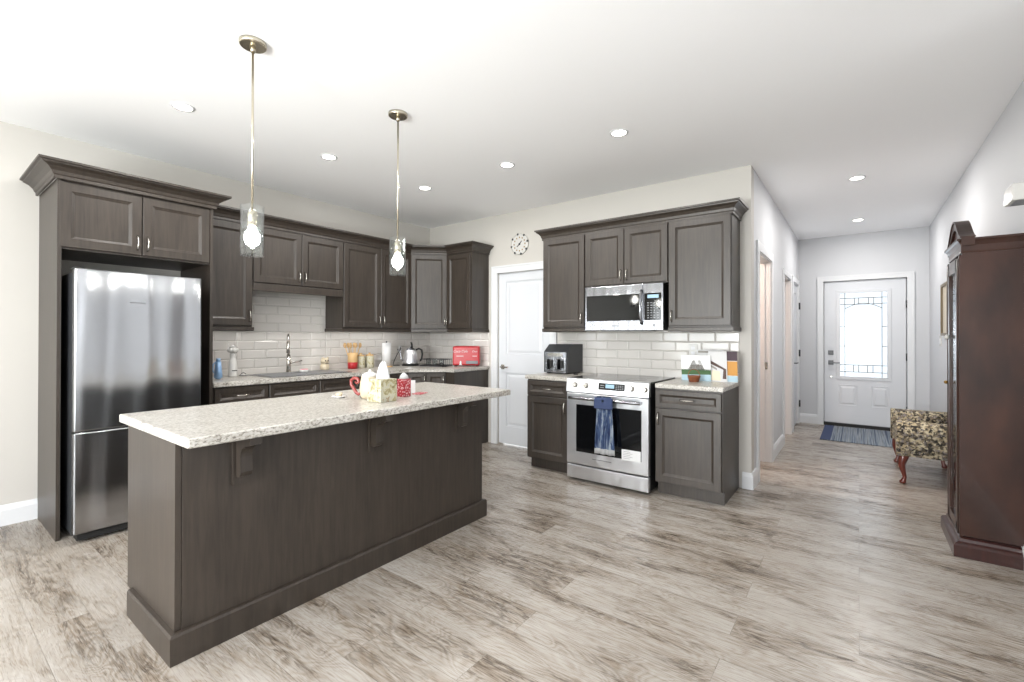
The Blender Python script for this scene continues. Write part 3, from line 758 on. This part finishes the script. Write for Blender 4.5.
# ------------------------------------------------------------------ microwave
mw = thing('microwave', 'stainless over-the-range microwave with black window', 'microwave', (-2.112, 3.995, 1.352))
b = MB(); b.box(.006, .754, .012, .355, .006, .408); b.build('housing', 'black', mw)
b = MB(); b.box(0, .575, -.015, .012, 0, .415, .005); md = b.build('microwave_door', 'steel', mw)
b = MB(); b.box(.575, .758, -.015, .012, 0, .415, .005); b.build('control_surround', 'steel', mw)
MB().box(.02, .566, -.0175, -.0145, .090, .330, .001).build('window', 'blackglass', md)
cp = MB().box(.590, .744, -.0175, -.0145, .090, .330, .001).build('control_panel', 'blackglass', mw)
for i in range(4):
    for j in range(7): MB().box(.618+i*.029, .632+i*.029, -.0185, -.0174, .108+j*.022, .115+j*.022).build('button', 'keys', cp)
MB().box(.62, .72, -.0188, -.0174, .285, .315).build('screen', 'screen', cp)
b = MB(); n = 11
b.tube([(.568, -.022-.035*sin(pi*q/(n-1))**.6, .055+.305*q/(n-1)) for q in range(n)], .0125, 10); b.build('handle', 'steel', md)
MB().lathe([(0, 0), (.014, 0), (.014, .002), (0, .002)], (.675, -.0165, .045), 'y', 20).build('badge', 'keys', mw)
MB().box(.28, .35, -.0160, -.0148, .038, .048).build('badge', 'keys', md)
b = MB(); b.box(.15, .60, .03, .25, -.006, .007); b.build('vent_grille', 'grey', mw)

# ------------------------------------------------------------------ pendants and ceiling lights
def pendant(x, y, label):
    p = thing('pendant_light', label, 'pendant light', (x, y, 0), 0, 'pendants over the island')
    MB().lathe([(0, ZC), (.062, ZC), (.062, ZC-.016), (.056, ZC-.021), (0, ZC-.021)], seg=36).build('canopy', 'bronze', p)
    b = MB(); b.cyl((0, 0, 1.915), .0055, ZC-.02-1.915, seg=12); b.lathe([(0, ZC-.021), (.014, ZC-.021), (.010, ZC-.05), (0, ZC-.05)], seg=16); b.build('stem', 'bronze', p)
    b = MB(); b.lathe([(0, 1.925), (.012, 1.925), (.0225, 1.905), (.0225, 1.842), (0, 1.842)], seg=20)
    b.box(-.050, .050, -.003, .003, 1.905, 1.911); b.build('socket', 'bronze', p)
    b = MB(); R = .053; r = .050; z0, z1 = 1.698, 1.945
    b.lathe([(0, z0), (R, z0), (R, z1), (r, z1), (r, z0+.006), (0, z0+.006)], seg=40); b.build('glass_shade', 'glass', p)
    b = MB(); b.lathe([(0, 1.745), (.012, 1.747), (.028, 1.758), (.036, 1.782), (.033, 1.806), (.018, 1.830), (.014, 1.845), (0, 1.845)], seg=24); b.build('bulb', 'bulb', p)
pendant(-2.411, 1.056, 'nearer pendant light with clear cylinder shade, over the near end of the island')
pendant(-2.420, 1.969, 'farther pendant light with clear cylinder shade, over the far end of the island')
pots = [(-3.447, 1.087, 'round recessed ceiling light nearest the fridge'),
        (-3.457, 2.108, 'round recessed ceiling light in front of the sink cabinets, between the pendants'),
        (-3.423, 3.121, 'round recessed ceiling light nearest the kitchen corner'),
        (-2.398, 3.117, 'round recessed ceiling light in front of the wall clock'),
        (-1.374, 3.103, 'round recessed ceiling light in front of the microwave cabinets'),
        (-.010, 5.297, 'nearer of the two recessed ceiling lights in the hall'),
        (-.005, 7.224, 'farther recessed hall ceiling light, nearest the front door')]
for x, y, lb in pots:
    p = thing('ceiling_light', lb, 'ceiling light', (x, y, ZC), 0, 'recessed ceiling lights')
    MB().lathe([(.048, 0), (.066, 0), (.064, -.004), (.050, -.005)], seg=32).build('trim_ring', 'trim', p)
    MB().lathe([(0, -.001), (.050, -.001), (.050, -.0035), (0, -.0035)], seg=32).build('lens', 'lamp', p)
    light('AREA', 'ceiling_light_beam', (x, y, ZC-.012), 14 if x > -.5 else 9.5, (1, .975, .94), (0, 0, 0), shape='DISK', size=.11)
# low led strips under the wall cabinets
for (x, y, L_, rz_) in ( (-4.52, 1.70, .36, pi/2), (-4.52, 3.28, .86, pi/2), (-3.84, 4.22, .34, 0)):
    light('AREA', 'under_cabinet_light', (x, y, 1.374), 0.45*L_/.44, (1, .98, .95), (0, 0, rz_), shape='RECTANGLE', size=L_, size_y=.03)
for x, y in ((-3.4, -1.0), (-1.2, -1.0)):
    light('AREA', 'living_room_light', (x, y, ZC-.012), 11.5, (1, .975, .94), (0, 0, 0), shape='DISK', size=.11)
light('POINT', 'side_room_lamp', (-1.6, 4.75, 2.2), 40, (1, .78, .66), shadow_soft_size=.1)

# ------------------------------------------------------------------ wall things
ck = thing('wall_clock', 'small round decorative clock above the pantry door', 'clock', (-3.158, YB, 2.37))
MB().lathe([(0, 0), (.122, 0), (.122, -.014), (.108, -.022), (.100, -.014), (0, -.014)], (0, 0, 0), 'y', 40).build('rim', 'white', ck)
b = MB()
for q in range(8):
    a = q*pi/4+.2; b.sphere((.116*cos(a), -.018, .116*sin(a)), .014, sc=(1, .5, 1), seg=10)
b.build('rim_stud', 'dkgrey', ck)
b = MB()
for q in range(12):
    a = q*pi/6; b.box(.078*cos(a)-.006, .078*cos(a)+.006, -.0165, -.0138, .078*sin(a)-.008, .078*sin(a)+.008)
b.build('dial_marks', 'brass', ck)
b = MB(); b.tube([(0, -.017, 0), (.03, -.017, .035)], .004, 6); b.tube([(0, -.017, 0), (-.035, -.017, -.03)], .004, 6); b.cyl((0, -.014, 0), .012, -.006, 'y', 12); b.build('clock_hand', 'black', ck)

def outlet(loc, rz, label):
    o = thing('wall_outlet', label, 'outlet', loc, rz)
    MB().box(-.036, .036, -.006, 0, -.058, .058, .002).build('cover_plate', 'white', o)
    b = MB(); b.box(-.017, .017, -.0085, -.005, .008, .038, .002); b.box(-.017, .017, -.0085, -.005, -.038, -.008, .002); b.build('socket', 'trim', o)
outlet((-1.205, YB-.008, 1.17), 0, 'white outlet on the tiles behind the mountain postcard')
outlet((WL+.008, 3.84, 1.13), R90, 'white outlet on the tiles beside the kettle cord')
ch = thing('doorbell_chime', 'white rectangular chime box high on the right wall', 'chime', (XR, 3.54, 2.07))
MB().box(-.10, 0, 0, .17, -.045, .045, .006).build('cover', 'white', ch)
b = MB()
for q in range(6): b.box(-.085, -.015, .015+q*.025, .028+q*.025, -.0465, -.044)
b.build('grille', 'grey', ch)
pc = thing('picture_frame', 'framed picture on the right wall just beyond the tall mahogany cabinet', 'picture', (XR, 6.69, 1.59))
b = MB(); b.box(-.028, 0, -.24, .24, .25, .28, .004); b.box(-.028, 0, -.24, .24, -.28, -.25, .004); b.box(-.028, 0, -.24, -.20, -.25, .25, .004); b.box(-.028, 0, .20, .24, -.25, .25, .004); b.build('frame', 'oldframe', pc)
MB().box(-.012, -.001, -.20, .20, -.25, .25).build('picture', 'cream', pc)
sw = thing('light_switch', 'white light switch on the right wall between bench and front door', 'switch', (XR, 7.15, 1.25))
MB().box(-.006, 0, -.06, .06, -.06, .06, .002).build('cover_plate', 'white', sw)
MB().box(-.010, -.005, -.012, .012, -.03, .03).build('rocker', 'trim', sw)

# ------------------------------------------------------------------ curio cabinet on the right wall (faces -x)
cu = thing('curio_cabinet', 'tall narrow dark mahogany cabinet with arched pediment and glass front on the right wall', 'cabinet', (XR-.002, 3.79, 0))
# local: x negative = toward the room front; y along the wall
D = .255; L = .512
b = MB(); b.box(-D, 0, .026, .052, .12, 1.84); b.box(-D, 0, L-.052, L-.026, .12, 1.84)      # sides
b.box(-.02, 0, .05, L-.05, .12, 1.84); b.box(-D, 0, .05, L-.05, 1.80, 1.84); b.box(-D, 0, .05, L-.05, .10, .16)
b.build('carcass', 'mahog', cu)
b = MB(); prof = [(0, 0), (.044, 0), (.044, .066), (.034, .080), (.020, .088), (.016, .104), (0, .110)]
b.sweep(prof, [(0, L-.026), (-D, L-.026), (-D, .026), (0, .026)])
b.box(-D-.002, 0, .024, L-.024, 0, .11)
b.build('plinth', 'plinth', cu)
b = MB(); prof = [(0, 1.80), (.004, 1.80), (.006, 1.808), (.004, 1.812), (.004, 1.845), (.010, 1.856), (.016, 1.868), (.024, 1.874), (.024, 1.886), (0, 1.886)]
b.sweep(prof, [(0, L-.026), (-D, L-.026), (-D, .026), (0, .026)])
b.build('cornice', 'mahog', cu)
# front frame and doors with glass
b = MB()
for (ya, yb) in ((.050, .094), (L-.094, L-.050)):
    b.cyl((-D-.002, (ya+yb)/2, .115), .017, 1.66, seg=16)
b.box(-D-.012, -D, .026, .056, .11, 1.79); b.box(-D-.012, -D, L-.056, L-.026, .11, 1.79)
b.build('column', 'mahog', cu)
for (ya, yb, hside) in ((.098, L-.098, 1),):
    b = MB(); b.box(-D-.016, -D+.006, ya, ya+.035, .125, 1.78); b.box(-D-.016, -D+.006, yb-.035, yb, .125, 1.78); b.box(-D-.016, -D+.006, ya, yb, .125, .18); b.box(-D-.016, -D+.006, ya, yb, 1.70, 1.78)
    dr = b.build('door', 'mahog', cu)
    MB().box(-D-.006, -D-.002, ya+.03, yb-.03, .17, 1.71).build('glass_pane', 'glass', dr)
    yk = yb-.018 if hside else ya+.018
    MB().sphere((-D-.030, yk, 1.0), .011, seg=12).build('knob', 'brass', dr)
    MB().sphere((-D-.028, yk-.02, 1.30), .014, seg=12).build('knob', 'white', dr)
for zz in (1.55, .95, .45): MB().cyl((-D-.012, .072, zz-.03), .006, .06, seg=10).build('hinge', 'brass', cu)
for zz in (.55, .95, 1.35): MB().box(-D+.02, -.022, .055, L-.055, zz, zz+.008).build('shelf', 'glass', cu)
# arched pediment with hollow centre
b = MB(); n = 20
top = []; bot = []
for q in range(n+1):
    u = q/n*2-1; top.append((L/2+u*(L/2+.004), 1.886+.002+.135*(.5+.5*cos(pi*u))**.8)); bot.append((L/2+u*(L/2-.05), 1.875+.095*(.5+.5*cos(pi*u))**.8))
for q in range(n):
    b.prism([top[q], top[q+1], (top[q+1][0], top[q+1][1]-.045), (top[q][0], top[q][1]-.045)], -D-.006, -D+.052, 'x')
    b.prism([top[q], top[q+1], (top[q+1][0], top[q+1][1]+.010), (top[q][0], top[q][1]+.010)], -D-.012, -D+.056, 'x')
b.prism(bot + [(bot[-1][0], 1.87), (bot[0][0], 1.87)], -D+.006, -D+.04, 'x')
b.build('pediment', 'mahog', cu)

# ------------------------------------------------------------------ upholstered bench with rolled arms
bn = thing('upholstered_bench', 'floral tapestry bench with rolled arms and carved red legs by the right wall', 'bench', (.50, 5.80, 0))
def arm(yc, nm):
    b = MB(); pr = []
    # arm section in (x? ) : drawn in the y-z plane, extruded across the bench depth
    for q in range(17):
        a = -pi*.35 + q*(pi*1.7)/16; pr.append((yc + .088*cos(a), .455 + .088*sin(a)))
    pr = [(yc+.055, .25), (yc+.055, .40)] + [(yc + .085*cos(a), .47+.085*sin(a)) for a in [(-.7+ (pi+1.4)*q/16) for q in range(17)]] + [(yc-.055, .40), (yc-.055, .25)]
    b.prism(pr, -.235, .21, 'x', smooth=True)
    return b.build(nm, 'fabric', bn)
arm(-.42, 'arm'); arm(.42, 'arm')
MB().box(-.215, .21, -.40, .40, .25, .40, .03, seg=3).build('seat', 'fabric', bn)
def cab_leg(x, y, sx, sy):
    b = MB(); pts = [(x, y, .27), (x-.012*sx*-1, y, .22), (x+.022*sx, y+.010*sy, .165), (x+.010*sx, y+.004*sy, .10), (x+.0*sx, y, .055), (x+.008*sx, y, .03), (x+.014*sx, y, .012), (x+.014*sx, y, 0)]
    b.tube(pts, [.040, .036, .026, .019, .015, .018, .026, .020], 12); return b.build('leg', 'cherry', bn)
for sy in (-1, 1):
    cab_leg(-.175, .43*sy, -1, sy); cab_leg(.165, .43*sy, 1, sy)

# ------------------------------------------------------------------ door mat
mt = thing('door_mat', 'blue-grey striped mat in front of the front door', 'mat', (-.02, 7.56, 0))
MB().box(-.375, .36, -.57, .57, .001, .009, .002).build('woven_field', 'stripe', mt)
b = MB(); b.box(-.375, -.265, -.57, .57, .0092, .0102); b.build('border_band', 'bluefab', mt)

# ------------------------------------------------------------------ things on the island
tb = thing('tissue_box', 'floral square tissue box on the island worktop', 'tissue box', (-2.262, 1.728, .915), .04)
MB().box(-.060, .060, -.060, .060, 0, .132, .003).build('carton', 'tissue', tb)
b = MB(); t = bmesh.new(); rings = []
for j in range(7):
    v = j/6; rr = .034*(1-v)**.6 + .006; row = []
    for i in range(16):
        a = 2*pi*i/16; w_ = 1 + .35*sin(3*a+2*v) ; row.append(t.verts.new((rr*w_*cos(a)*1.1+.01*v, rr*w_*sin(a)*.7, .134+.095*v+.012*sin(a*2+1)*v)))
    rings.append(row)
for A, B in zip(rings, rings[1:]):
    for i in range(16): t.faces.new((A[i], A[(i+1) % 16], B[(i+1) % 16], B[i])).smooth = True
t.faces.new(rings[-1]); b._merge(t, 0); b.build('tissue', 'paper', tb)
tp = thing('ceramic_pitcher', 'cream ceramic pitcher with red scrolled handle behind the tissue box', 'pitcher', (-2.43, 1.765, .915), 0)
b = MB(); b.lathe([(0, 0), (.048, 0), (.058, .02), (.062, .06), (.058, .10), (.052, .128), (.055, .135), (.050, .135), (.046, .125), (0, .12)], seg=28); b.build('vessel', 'cream', tp)
b = MB(); b.lathe([(0, .165), (.02, .162), (.045, .150), (.052, .136), (0, .136)], seg=24); b.sphere((0, 0, .168), .010, seg=10); b.build('lid', 'white', tp)
b = MB(); pts = []
for q in range(13):
    a = radians(20) + q*radians(230)/12; pts.append((-.088 + .030*cos(a), -.055, .088 + .030*sin(a)))
pts = [(-.04, -.03, .02), (-.062, -.045, .012), (-.085, -.058, .03)] + [(-.098+.004*q, -.06, .05+.012*q) for q in range(2)]
hp = [(-.050, -.028, .030), (-.066, -.036, .022), (-.082, -.044, .034), (-.094, -.050, .056), (-.112, -.058, .082), (-.112, -.058, .108), (-.092, -.050, .124), (-.070, -.040, .118), (-.062, -.036, .100), (-.074, -.042, .090), (-.086, -.046, .098)]
b.tube(hp, [.009, .010, .011, .011, .010, .010, .011, .011, .010, .008, .006], 10); b.build('handle', mat('dark_red_glaze', (136, 54, 50), .25), tp)
rb = thing('patterned_box', 'red box with white snowflake print right of the tissue box', 'box', (-2.325, 1.945, .915), .05)
MB().box(-.030, .030, -.032, .032, 0, .112, .003).build('carton', 'redpat', rb)
b = MB(); b.lathe([(0, .114), (.03, .114), (.026, .130), (.012, .146), (.004, .150), (0, .150)], seg=12); b.build('tissue', 'paper', rb)
o = MB().box(-.05, .05, -.002, .002, 0, .085).build('greeting_card', 'paper', None, (-2.45, 2.085, .915), .55); tag(o, 'white card standing behind the red snowflake box on the island', 'card')
o = MB().lathe([(0, 0), (.03, 0), (.048, .010), (.046, .013), (.028, .004), (0, .004)], seg=28).build('saucer', 'white', None, (-2.60, 1.66, .915)); tag(o, 'small white saucer on the island left of the pitcher', 'saucer')
o = MB().lathe([(0, 0), (.014, 0), (.020, .012), (.022, .024), (.019, .024), (.016, .014), (0, .006)], seg=20).build('small_cup', 'cream', None, (-2.60, 1.66, .920)); tag(o, 'small pale cup standing on the saucer by the pitcher', 'cup')
o = MB().box(-.035, .035, -.05, .05, 0, .004, .001).build('coaster', 'redpat', None, (-2.35, 2.10, .915), .4); tag(o, 'flat reddish paper coaster on the island near its far end', 'coaster')

# ------------------------------------------------------------------ things on the sink run
z = CT
o = thing('detergent_bottle', 'light blue detergent bottle beside the fridge panel', 'bottle', (-4.36, 1.640, z), radians(150))
b = MB(); t = bmesh.new(); bmesh.ops.create_cube(t, size=1)
for v_ in t.verts: v_.co = Vector((v_.co.x*.06*(1 if v_.co.z < 0 else .7), v_.co.y*.062*(1 if v_.co.z < 0 else .6), .08+v_.co.z*.16))
bmesh.ops.bevel(t, geom=t.edges[:], offset=.012, segments=3, affect='EDGES'); b._merge(t, 0, True); b.tube([(0, .026, .05), (0, .040, .07), (0, .040, .12), (0, .015, .148)], .006, 8); b.build('bottle_body', 'blue', o)
MB().cyl((0, 0, .148), .016, .028, seg=16).build('cap', 'blue', o)
o = thing('figurine', 'white ceramic chef figurine left of the sink', 'figurine', (-4.47, 1.80, z))
b = MB(); b.lathe([(0, 0), (.036, 0), (.037, .02), (.033, .10), (.030, .15), (.020, .165), (.024, .18), (.027, .20), (.022, .218), (0, .222)], seg=24); b.build('figure_body', 'white', o)
b = MB()
for q in range(6): b.sphere((.026*cos(q*pi/3), .026*sin(q*pi/3), .238), .021, seg=12)
b.sphere((0, 0, .262), .030, seg=14, sc=(1, 1, .8)); b.build('hat', 'white', o)
b = MB(); b.box(.030, .037, -.02, .02, .055, .062); b.sphere((.026, .010, .198), .003); b.sphere((.026, -.010, .198), .003); b.build('face_marks', 'dkgrey', o)
o = thing('soap_dish', 'small wire soap dish left of the sink', 'soap dish', (-4.50, 1.90, z))
b = MB(); b.tube([(.03*cos(a/16*2*pi), .036*sin(a/16*2*pi), .008) for a in range(17)], .003, 6); b.tube([(0, -.03, .01), (0, 0, .035), (0, .03, .01)], .003, 6); b.build('wire_frame', 'dkgrey', o)
MB().box(-.02, .02, -.028, .028, .003, .016, .005).build('soap_bar', 'white', o)
o = thing('sponge_holder', 'pink and white sponge holder beside the faucet', 'sponge holder', (-4.45, 2.45, z+.004))
b = MB(); b.lathe([(0, 0), (.04, 0), (.052, .028), (.048, .028), (.037, .005), (0, .005)], seg=24); b.build('dish', 'white', o)
MB().box(-.02, .02, -.036, .036, .006, .032, .006).build('sponge', 'pink', o)
o = thing('owl_jar', 'cream owl shaped jar at the right of the sink', 'jar', (-4.56, 2.74, z))
b = MB(); b.lathe([(0, 0), (.038, 0), (.046, .02), (.046, .05), (.036, .075), (0, .078)], seg=24); b.build('jar_body', 'cream', o)
b = MB(); b.lathe([(0, .076), (.040, .078), (.043, .105), (.032, .128), (0, .134)], seg=24); b.sphere((.01, -.028, .132), .011); b.sphere((.01, .028, .132), .011); b.build('lid', 'cream', o)
b = MB(); b.sphere((.040, -.014, .104), .007); b.sphere((.040, .014, .104), .007); b.box(.041, .046, -.02, .02, .070, .074); b.build('face_marks', 'dkgrey', o)
o = thing('utensil_pot', 'red and tan crock full of wooden spoons', 'utensil pot', (-4.53, 3.06, z))
b = MB(); b.lathe([(0, 0), (.052, 0), (.054, .09), (.049, .09), (.047, .01), (0, .01)], seg=24); b.build('pot_base', 'red', o)
MB().lathe([(.0525, .072), (.0555, .074), (.052, .17), (.047, .18), (.044, .178), (.047, .16), (.049, .08)], seg=24).build('pot_collar', 'woodlight', o)
for q, (a, tl) in enumerate(((0, .12), (1.2, .16), (2.2, .1), (3.3, .14), (4.4, .17), (5.3, .12))):
    b = MB(); dx, dy = cos(a)*tl*.45, sin(a)*tl*.45
    b.tube([(dx*.2, dy*.2, .02), (dx, dy, .235)], .0055, 6); b.sphere((dx*1.12, dy*1.12, .262), .020, sc=(.6, 1, 1.5), seg=10)
    tag(b.build('wooden_spoon', 'woodlight', None, (-4.53, 3.06, z)), 'wooden spoon standing in the red and tan crock', 'spoon', 'wooden spoons in the crock')
for i, (yy, lb) in enumerate(((3.185, 'cream patterned canister nearer the wooden spoons'), (3.305, 'cream patterned canister nearer the paper towel roll'))):
    o = thing('canister', lb, 'canister', (-4.56, yy, z))
    MB().lathe([(0, 0), (.046, 0), (.049, .006), (.049, .125), (.044, .135), (0, .135)], seg=24).build('canister_body', 'tissue', o)
    b = MB(); b.lathe([(0, .134), (.046, .136), (.044, .150), (.012, .156), (.014, .170), (0, .174)], seg=24); b.build('lid', 'woodlight', o)
o = thing('paper_towel', 'white paper towel roll standing on the corner worktop', 'paper towel', (-4.50, 3.50, z))
MB().lathe([(0, 0), (.072, 0), (.072, .010), (0, .012)], seg=28).build('stand', 'woodlight', o)
MB().lathe([(.018, .013), (.052, .013), (.052, .285), (.018, .285)], seg=32).build('roll', 'paper', o)
MB().cyl((0, 0, .01), .008, .295, seg=12).build('spindle', 'dkgrey', o)
o = thing('kettle', 'steel gooseneck electric kettle with black handle in the corner', 'kettle', (-4.42, 3.80, z), radians(40))
o.scale = (1.2, 1.2, 1.12)
MB().lathe([(0, 0), (.085, 0), (.087, .012), (.075, .018), (0, .018)], seg=32).build('power_base', 'black', o)
MB().lathe([(0, .02), (.076, .02), (.078, .035), (.066, .11), (.056, .170), (.050, .180), (0, .182)], seg=32).build('kettle_body', 'ovensteel', o)
MB().lathe([(0, .18), (.045, .182), (.030, .192), (.008, .196), (.010, .212), (0, .215)], seg=24).build('lid', 'steel', o)
b = MB(); b.tube([(.018, 0, .19), (.012, 0, .235), (.006, 0, .262)], [.007, .011, .008], 8); b.build('thermometer', 'black', o)
b = MB(); b.tube([(.055, 0, .175), (.085, 0, .190), (.112, 0, .175), (.120, 0, .13), (.112, 0, .075), (.098, 0, .05)], [.010, .010, .010, .010, .009, .008], 10); b.build('handle', 'black', o)
b = MB(); b.tube([(-.070, 0, .055), (-.095, 0, .075), (-.100, 0, .120), (-.110, 0, .165), (-.135, 0, .180)], [.008, .007, .006, .005, .005], 8); b.build('spout', 'steel', o)
o = MB().tube([(-4.665, 3.84, 1.155), (-4.64, 3.83, 1.14), (-4.63, 3.76, 1.06), (-4.62, 3.70, .97), (-4.58, 3.66, z+.006), (-4.50, 3.70, z+.006)], .0045, 8).build('power_cord', 'black'); tag(o, 'black power cord from the corner outlet to the kettle', 'cord')
o = thing('dish_tray', 'low wire dish tray with glasses beside the kettle', 'dish tray', (-4.13, 3.95, z), radians(22))
b = MB(); hw, hd = .17, .09
for zz in (.012, .085): b.tube([(-hw, -hd, zz), (hw, -hd, zz), (hw, hd, zz), (-hw, hd, zz), (-hw, -hd, zz)], .004, 6)
for q in range(13): b.tube([(-hw+q*hw/6, -hd, .085), (-hw+q*hw/6, -hd, .012), (-hw+q*hw/6, hd, .012), (-hw+q*hw/6, hd, .085)], .0022, 5)
b.build('wire_frame', 'dkgrey', o)
MB().box(-.18, .18, -.10, .10, 0, .008, .003).build('drip_tray', 'dkgrey', o)
for q in range(3):
    g_ = MB().lathe([(0, .0), (.028, .0), (.033, .075), (.031, .075), (.026, .004), (0, .004)], seg=20)
    g_.T = Matrix.Identity(4)
    tag(g_.build('drinking_glass', 'glass', None, (-4.13 + (-.10+.09*q)*cos(radians(22)), 3.95+(-.10+.09*q)*sin(radians(22)), z+.016)), 'clear drinking glass standing in the wire dish tray', 'glass', 'glasses in the dish tray')
b = MB()
pts = [(.055*cos(a*.55)+(a*.0), .055*sin(a*.55)*.6, .006+.0035*(a % 12)) for a in range(34)]
b.tube(pts, .006, 6); o = tag(b.build('coiled_cord', 'black', None, (-3.975, 3.86, z)), 'coiled black cord lying between the dish tray and the red toaster', 'cord')
o = thing('toaster', 'red toaster with white lettering at the end of the worktop', 'toaster', (-3.785, 4.115, z), radians(36))
MB().box(-.163, .163, 0, .135, .012, .245, .02, seg=3).build('shell', 'red', o)
b = MB(); b.box(-.13, .13, .03, .055, .2435, .247); b.build('slot', 'black', o); MB().box(-.13, .13, .085, .11, .2435, .247).build('slot', 'black', o)
for xx in (-.13, .13): MB().box(xx-.015, xx+.015, .02, .12, 0, .014).build('foot', 'black', o)
text('lettering', 'Coca-Cola', .040, 'paper', o, (-.070, -.001, .182), (R90, 0, 0), shear=.35)
text('lettering', 'Coca', .03, 'paper', o, (.102, -.001, .182), (R90, 0, 0), shear=.35)
MB().box(-.115, -.030, -.0016, .0005, .122, .129).build('white_line', 'paper', o)
MB().box(.078, .130, -.0016, .0005, .122, .129).build('white_line', 'paper', o)
b = MB(); b.box(.0, .145, -.012, .004, .030, .070, .004); b.build('control_strip', 'grey', o)
b = MB(); b.lathe([(0, .0), (.017, .0), (.014, .012), (.008, .02), (.011, .03), (.007, .045), (0, .048)], seg=14); b.T = Matrix.Identity(4)
b.build('bottle_emblem', 'paper', o, (-.065, -.002, .016)).scale = (1, .15, 1.1)

# ------------------------------------------------------------------ things beside the stove
z = .915
o = thing('air_fryer', 'silver and black dual-basket air fryer on the worktop left of the stove', 'air fryer', (-2.605, 4.02, z))
b = MB(); b.prism([(0, .012), (.32, .012), (.32, .30), (.10, .30), (.0, .225)], 0, .275, 'x'); b.build('housing', 'dkgrey', o)
MB().prism([(-.004, .014), (.001, .014), (.001, .222), (-.004, .222)], .012, .263, 'x').build('front_panel', 'steel', o)
for (xa, xb) in ((.02, .130), (.142, .255)):
    d_ = MB().box(xa, xb, -.012, -.003, .025, .165, .004).build('basket_drawer', 'steel', o)
    MB().box(xa+.025, xb-.045, -.0135, -.0115, .045, .150, .002).build('basket_window', 'blackglass', d_)
    b = MB(); b.box(xb-.040, xb-.016, -.040, -.010, .060, .140, .006); b.build('handle', 'black', d_)
b = MB(); b.box(.05, .225, -.0055, -.0035, .178, .212); b.build('control_panel', 'nickel', o)
for xx in (.03, .245): MB().box(xx-.012, xx+.012, .02, .30, 0, .013).build('foot', 'black', o)
tag(MB().box(-.022, .022, -.012, .012, 0, .012, .004).build('spoon_rest', 'black', None, (-2.25, 4.05, z)), 'small black object on the worktop beside the air fryer', 'clip')
def card(label, loc, rz, w, h, lean, bands, nm='postcard', th=.003):
    c_ = thing(nm, label, 'card', loc, rz)
    b = MB(); b.box(-w/2, w/2, 0, th, 0, h); base_ = b.build('card_stock', 'paper', c_); base_.rotation_euler = (-lean, 0, 0)
    for poly, m in bands:
        p_ = MB().prism([(x*w/2, zz*h) for x, zz in poly], -.0012, .0004, 'y').build('printed_area', m, base_)
    return c_
M['skyp'] = mat('printed_pale_sky', (226, 226, 226), .6); M['hill'] = mat('printed_grey_rock', (142, 138, 132), .6); M['green'] = mat('printed_green', (66, 98, 58), .6)
M['water'] = mat('printed_water', (170, 196, 208), .6); M['brown'] = mat('printed_brown', (84, 64, 58), .6); M['plum'] = mat('printed_plum', (70, 54, 62), .6); M['sand'] = mat('printed_sand', (224, 214, 190), .6)
rk = [(-.55, .42)] + [(-.35, .62), (-.2, .78), (-.08, .80), (.05, .66), (.18, .80), (.32, .80), (.45, .62), (.6, .42)]
card('postcard of grey mountains above green trees, behind the small wicker basket', (-1.13, 4.175, z), 0, .245, .225, -.14,
     [([(-1, .42), (1, .42), (1, 1), (-1, 1)], 'skyp'), ([(x, zz) for x, zz in rk], 'hill'), ([(-1, .22), (1, .26), (1, .46), (-1, .44)], 'green'), ([(-1, 0), (1, 0), (1, .26), (-1, .22)], 'water')])
card('white postcard with a dark timber house sketch, between mountain and orange cards', (-.955, 4.19, z), 0, .145, .262, -.13,
     [([(-.92, .72), (.9, .42), (.9, .36), (.3, .44), (-.92, .60)], 'brown'), ([(-.92, .58), (-.1, .44), (-.1, .38), (-.92, .50)], 'hill'), ([(.5, .1), (.9, .1), (.9, .36), (.6, .40)], 'brown'), ([(-.85, .04), (.3, .04), (.2, .34), (-.6, .38)], 'sand')])
card('tall postcard with dark top and orange sunset field', (-.872, 4.20, z), 0, .135, .262, -.12,
     [([(-1, .70), (1, .70), (1, 1), (-1, 1)], 'plum'), ([(-1, .22), (1, .22), (1, .68), (-1, .68)], 'orange'), ([(-1, .02), (1, .02), (1, .20), (-1, .20)], 'water')])
card('white speckled card standing farthest back between two other postcards', (-1.03, 4.25, z), 0, .22, .27, -.10, [([(-.9, .90), (.9, .90), (.9, .97), (-.9, .97)], 'hill')])
o = thing('wicker_basket', 'tiny round brown wicker basket in front of the mountain postcard', 'basket', (-1.12, 4.065, z))
b = MB()
b.lathe([(0, 0), (.038, 0), (.050, .045), (.052, .052), (.047, .052), (.036, .006), (0, .006)], seg=24)
for q in range(5): b.tube([((.039+.0027*q)*cos(a/20*2*pi), (.039+.0027*q)*sin(a/20*2*pi), .006+.010*q) for a in range(21)], .0035, 5)
b.build('basket_body', 'wicker', o)
b = MB(); b.tube([(-.048*cos(pi*q/12), 0, .05+.055*sin(pi*q/12)) for q in range(13)], .003, 6); b.build('handle', 'wicker', o)
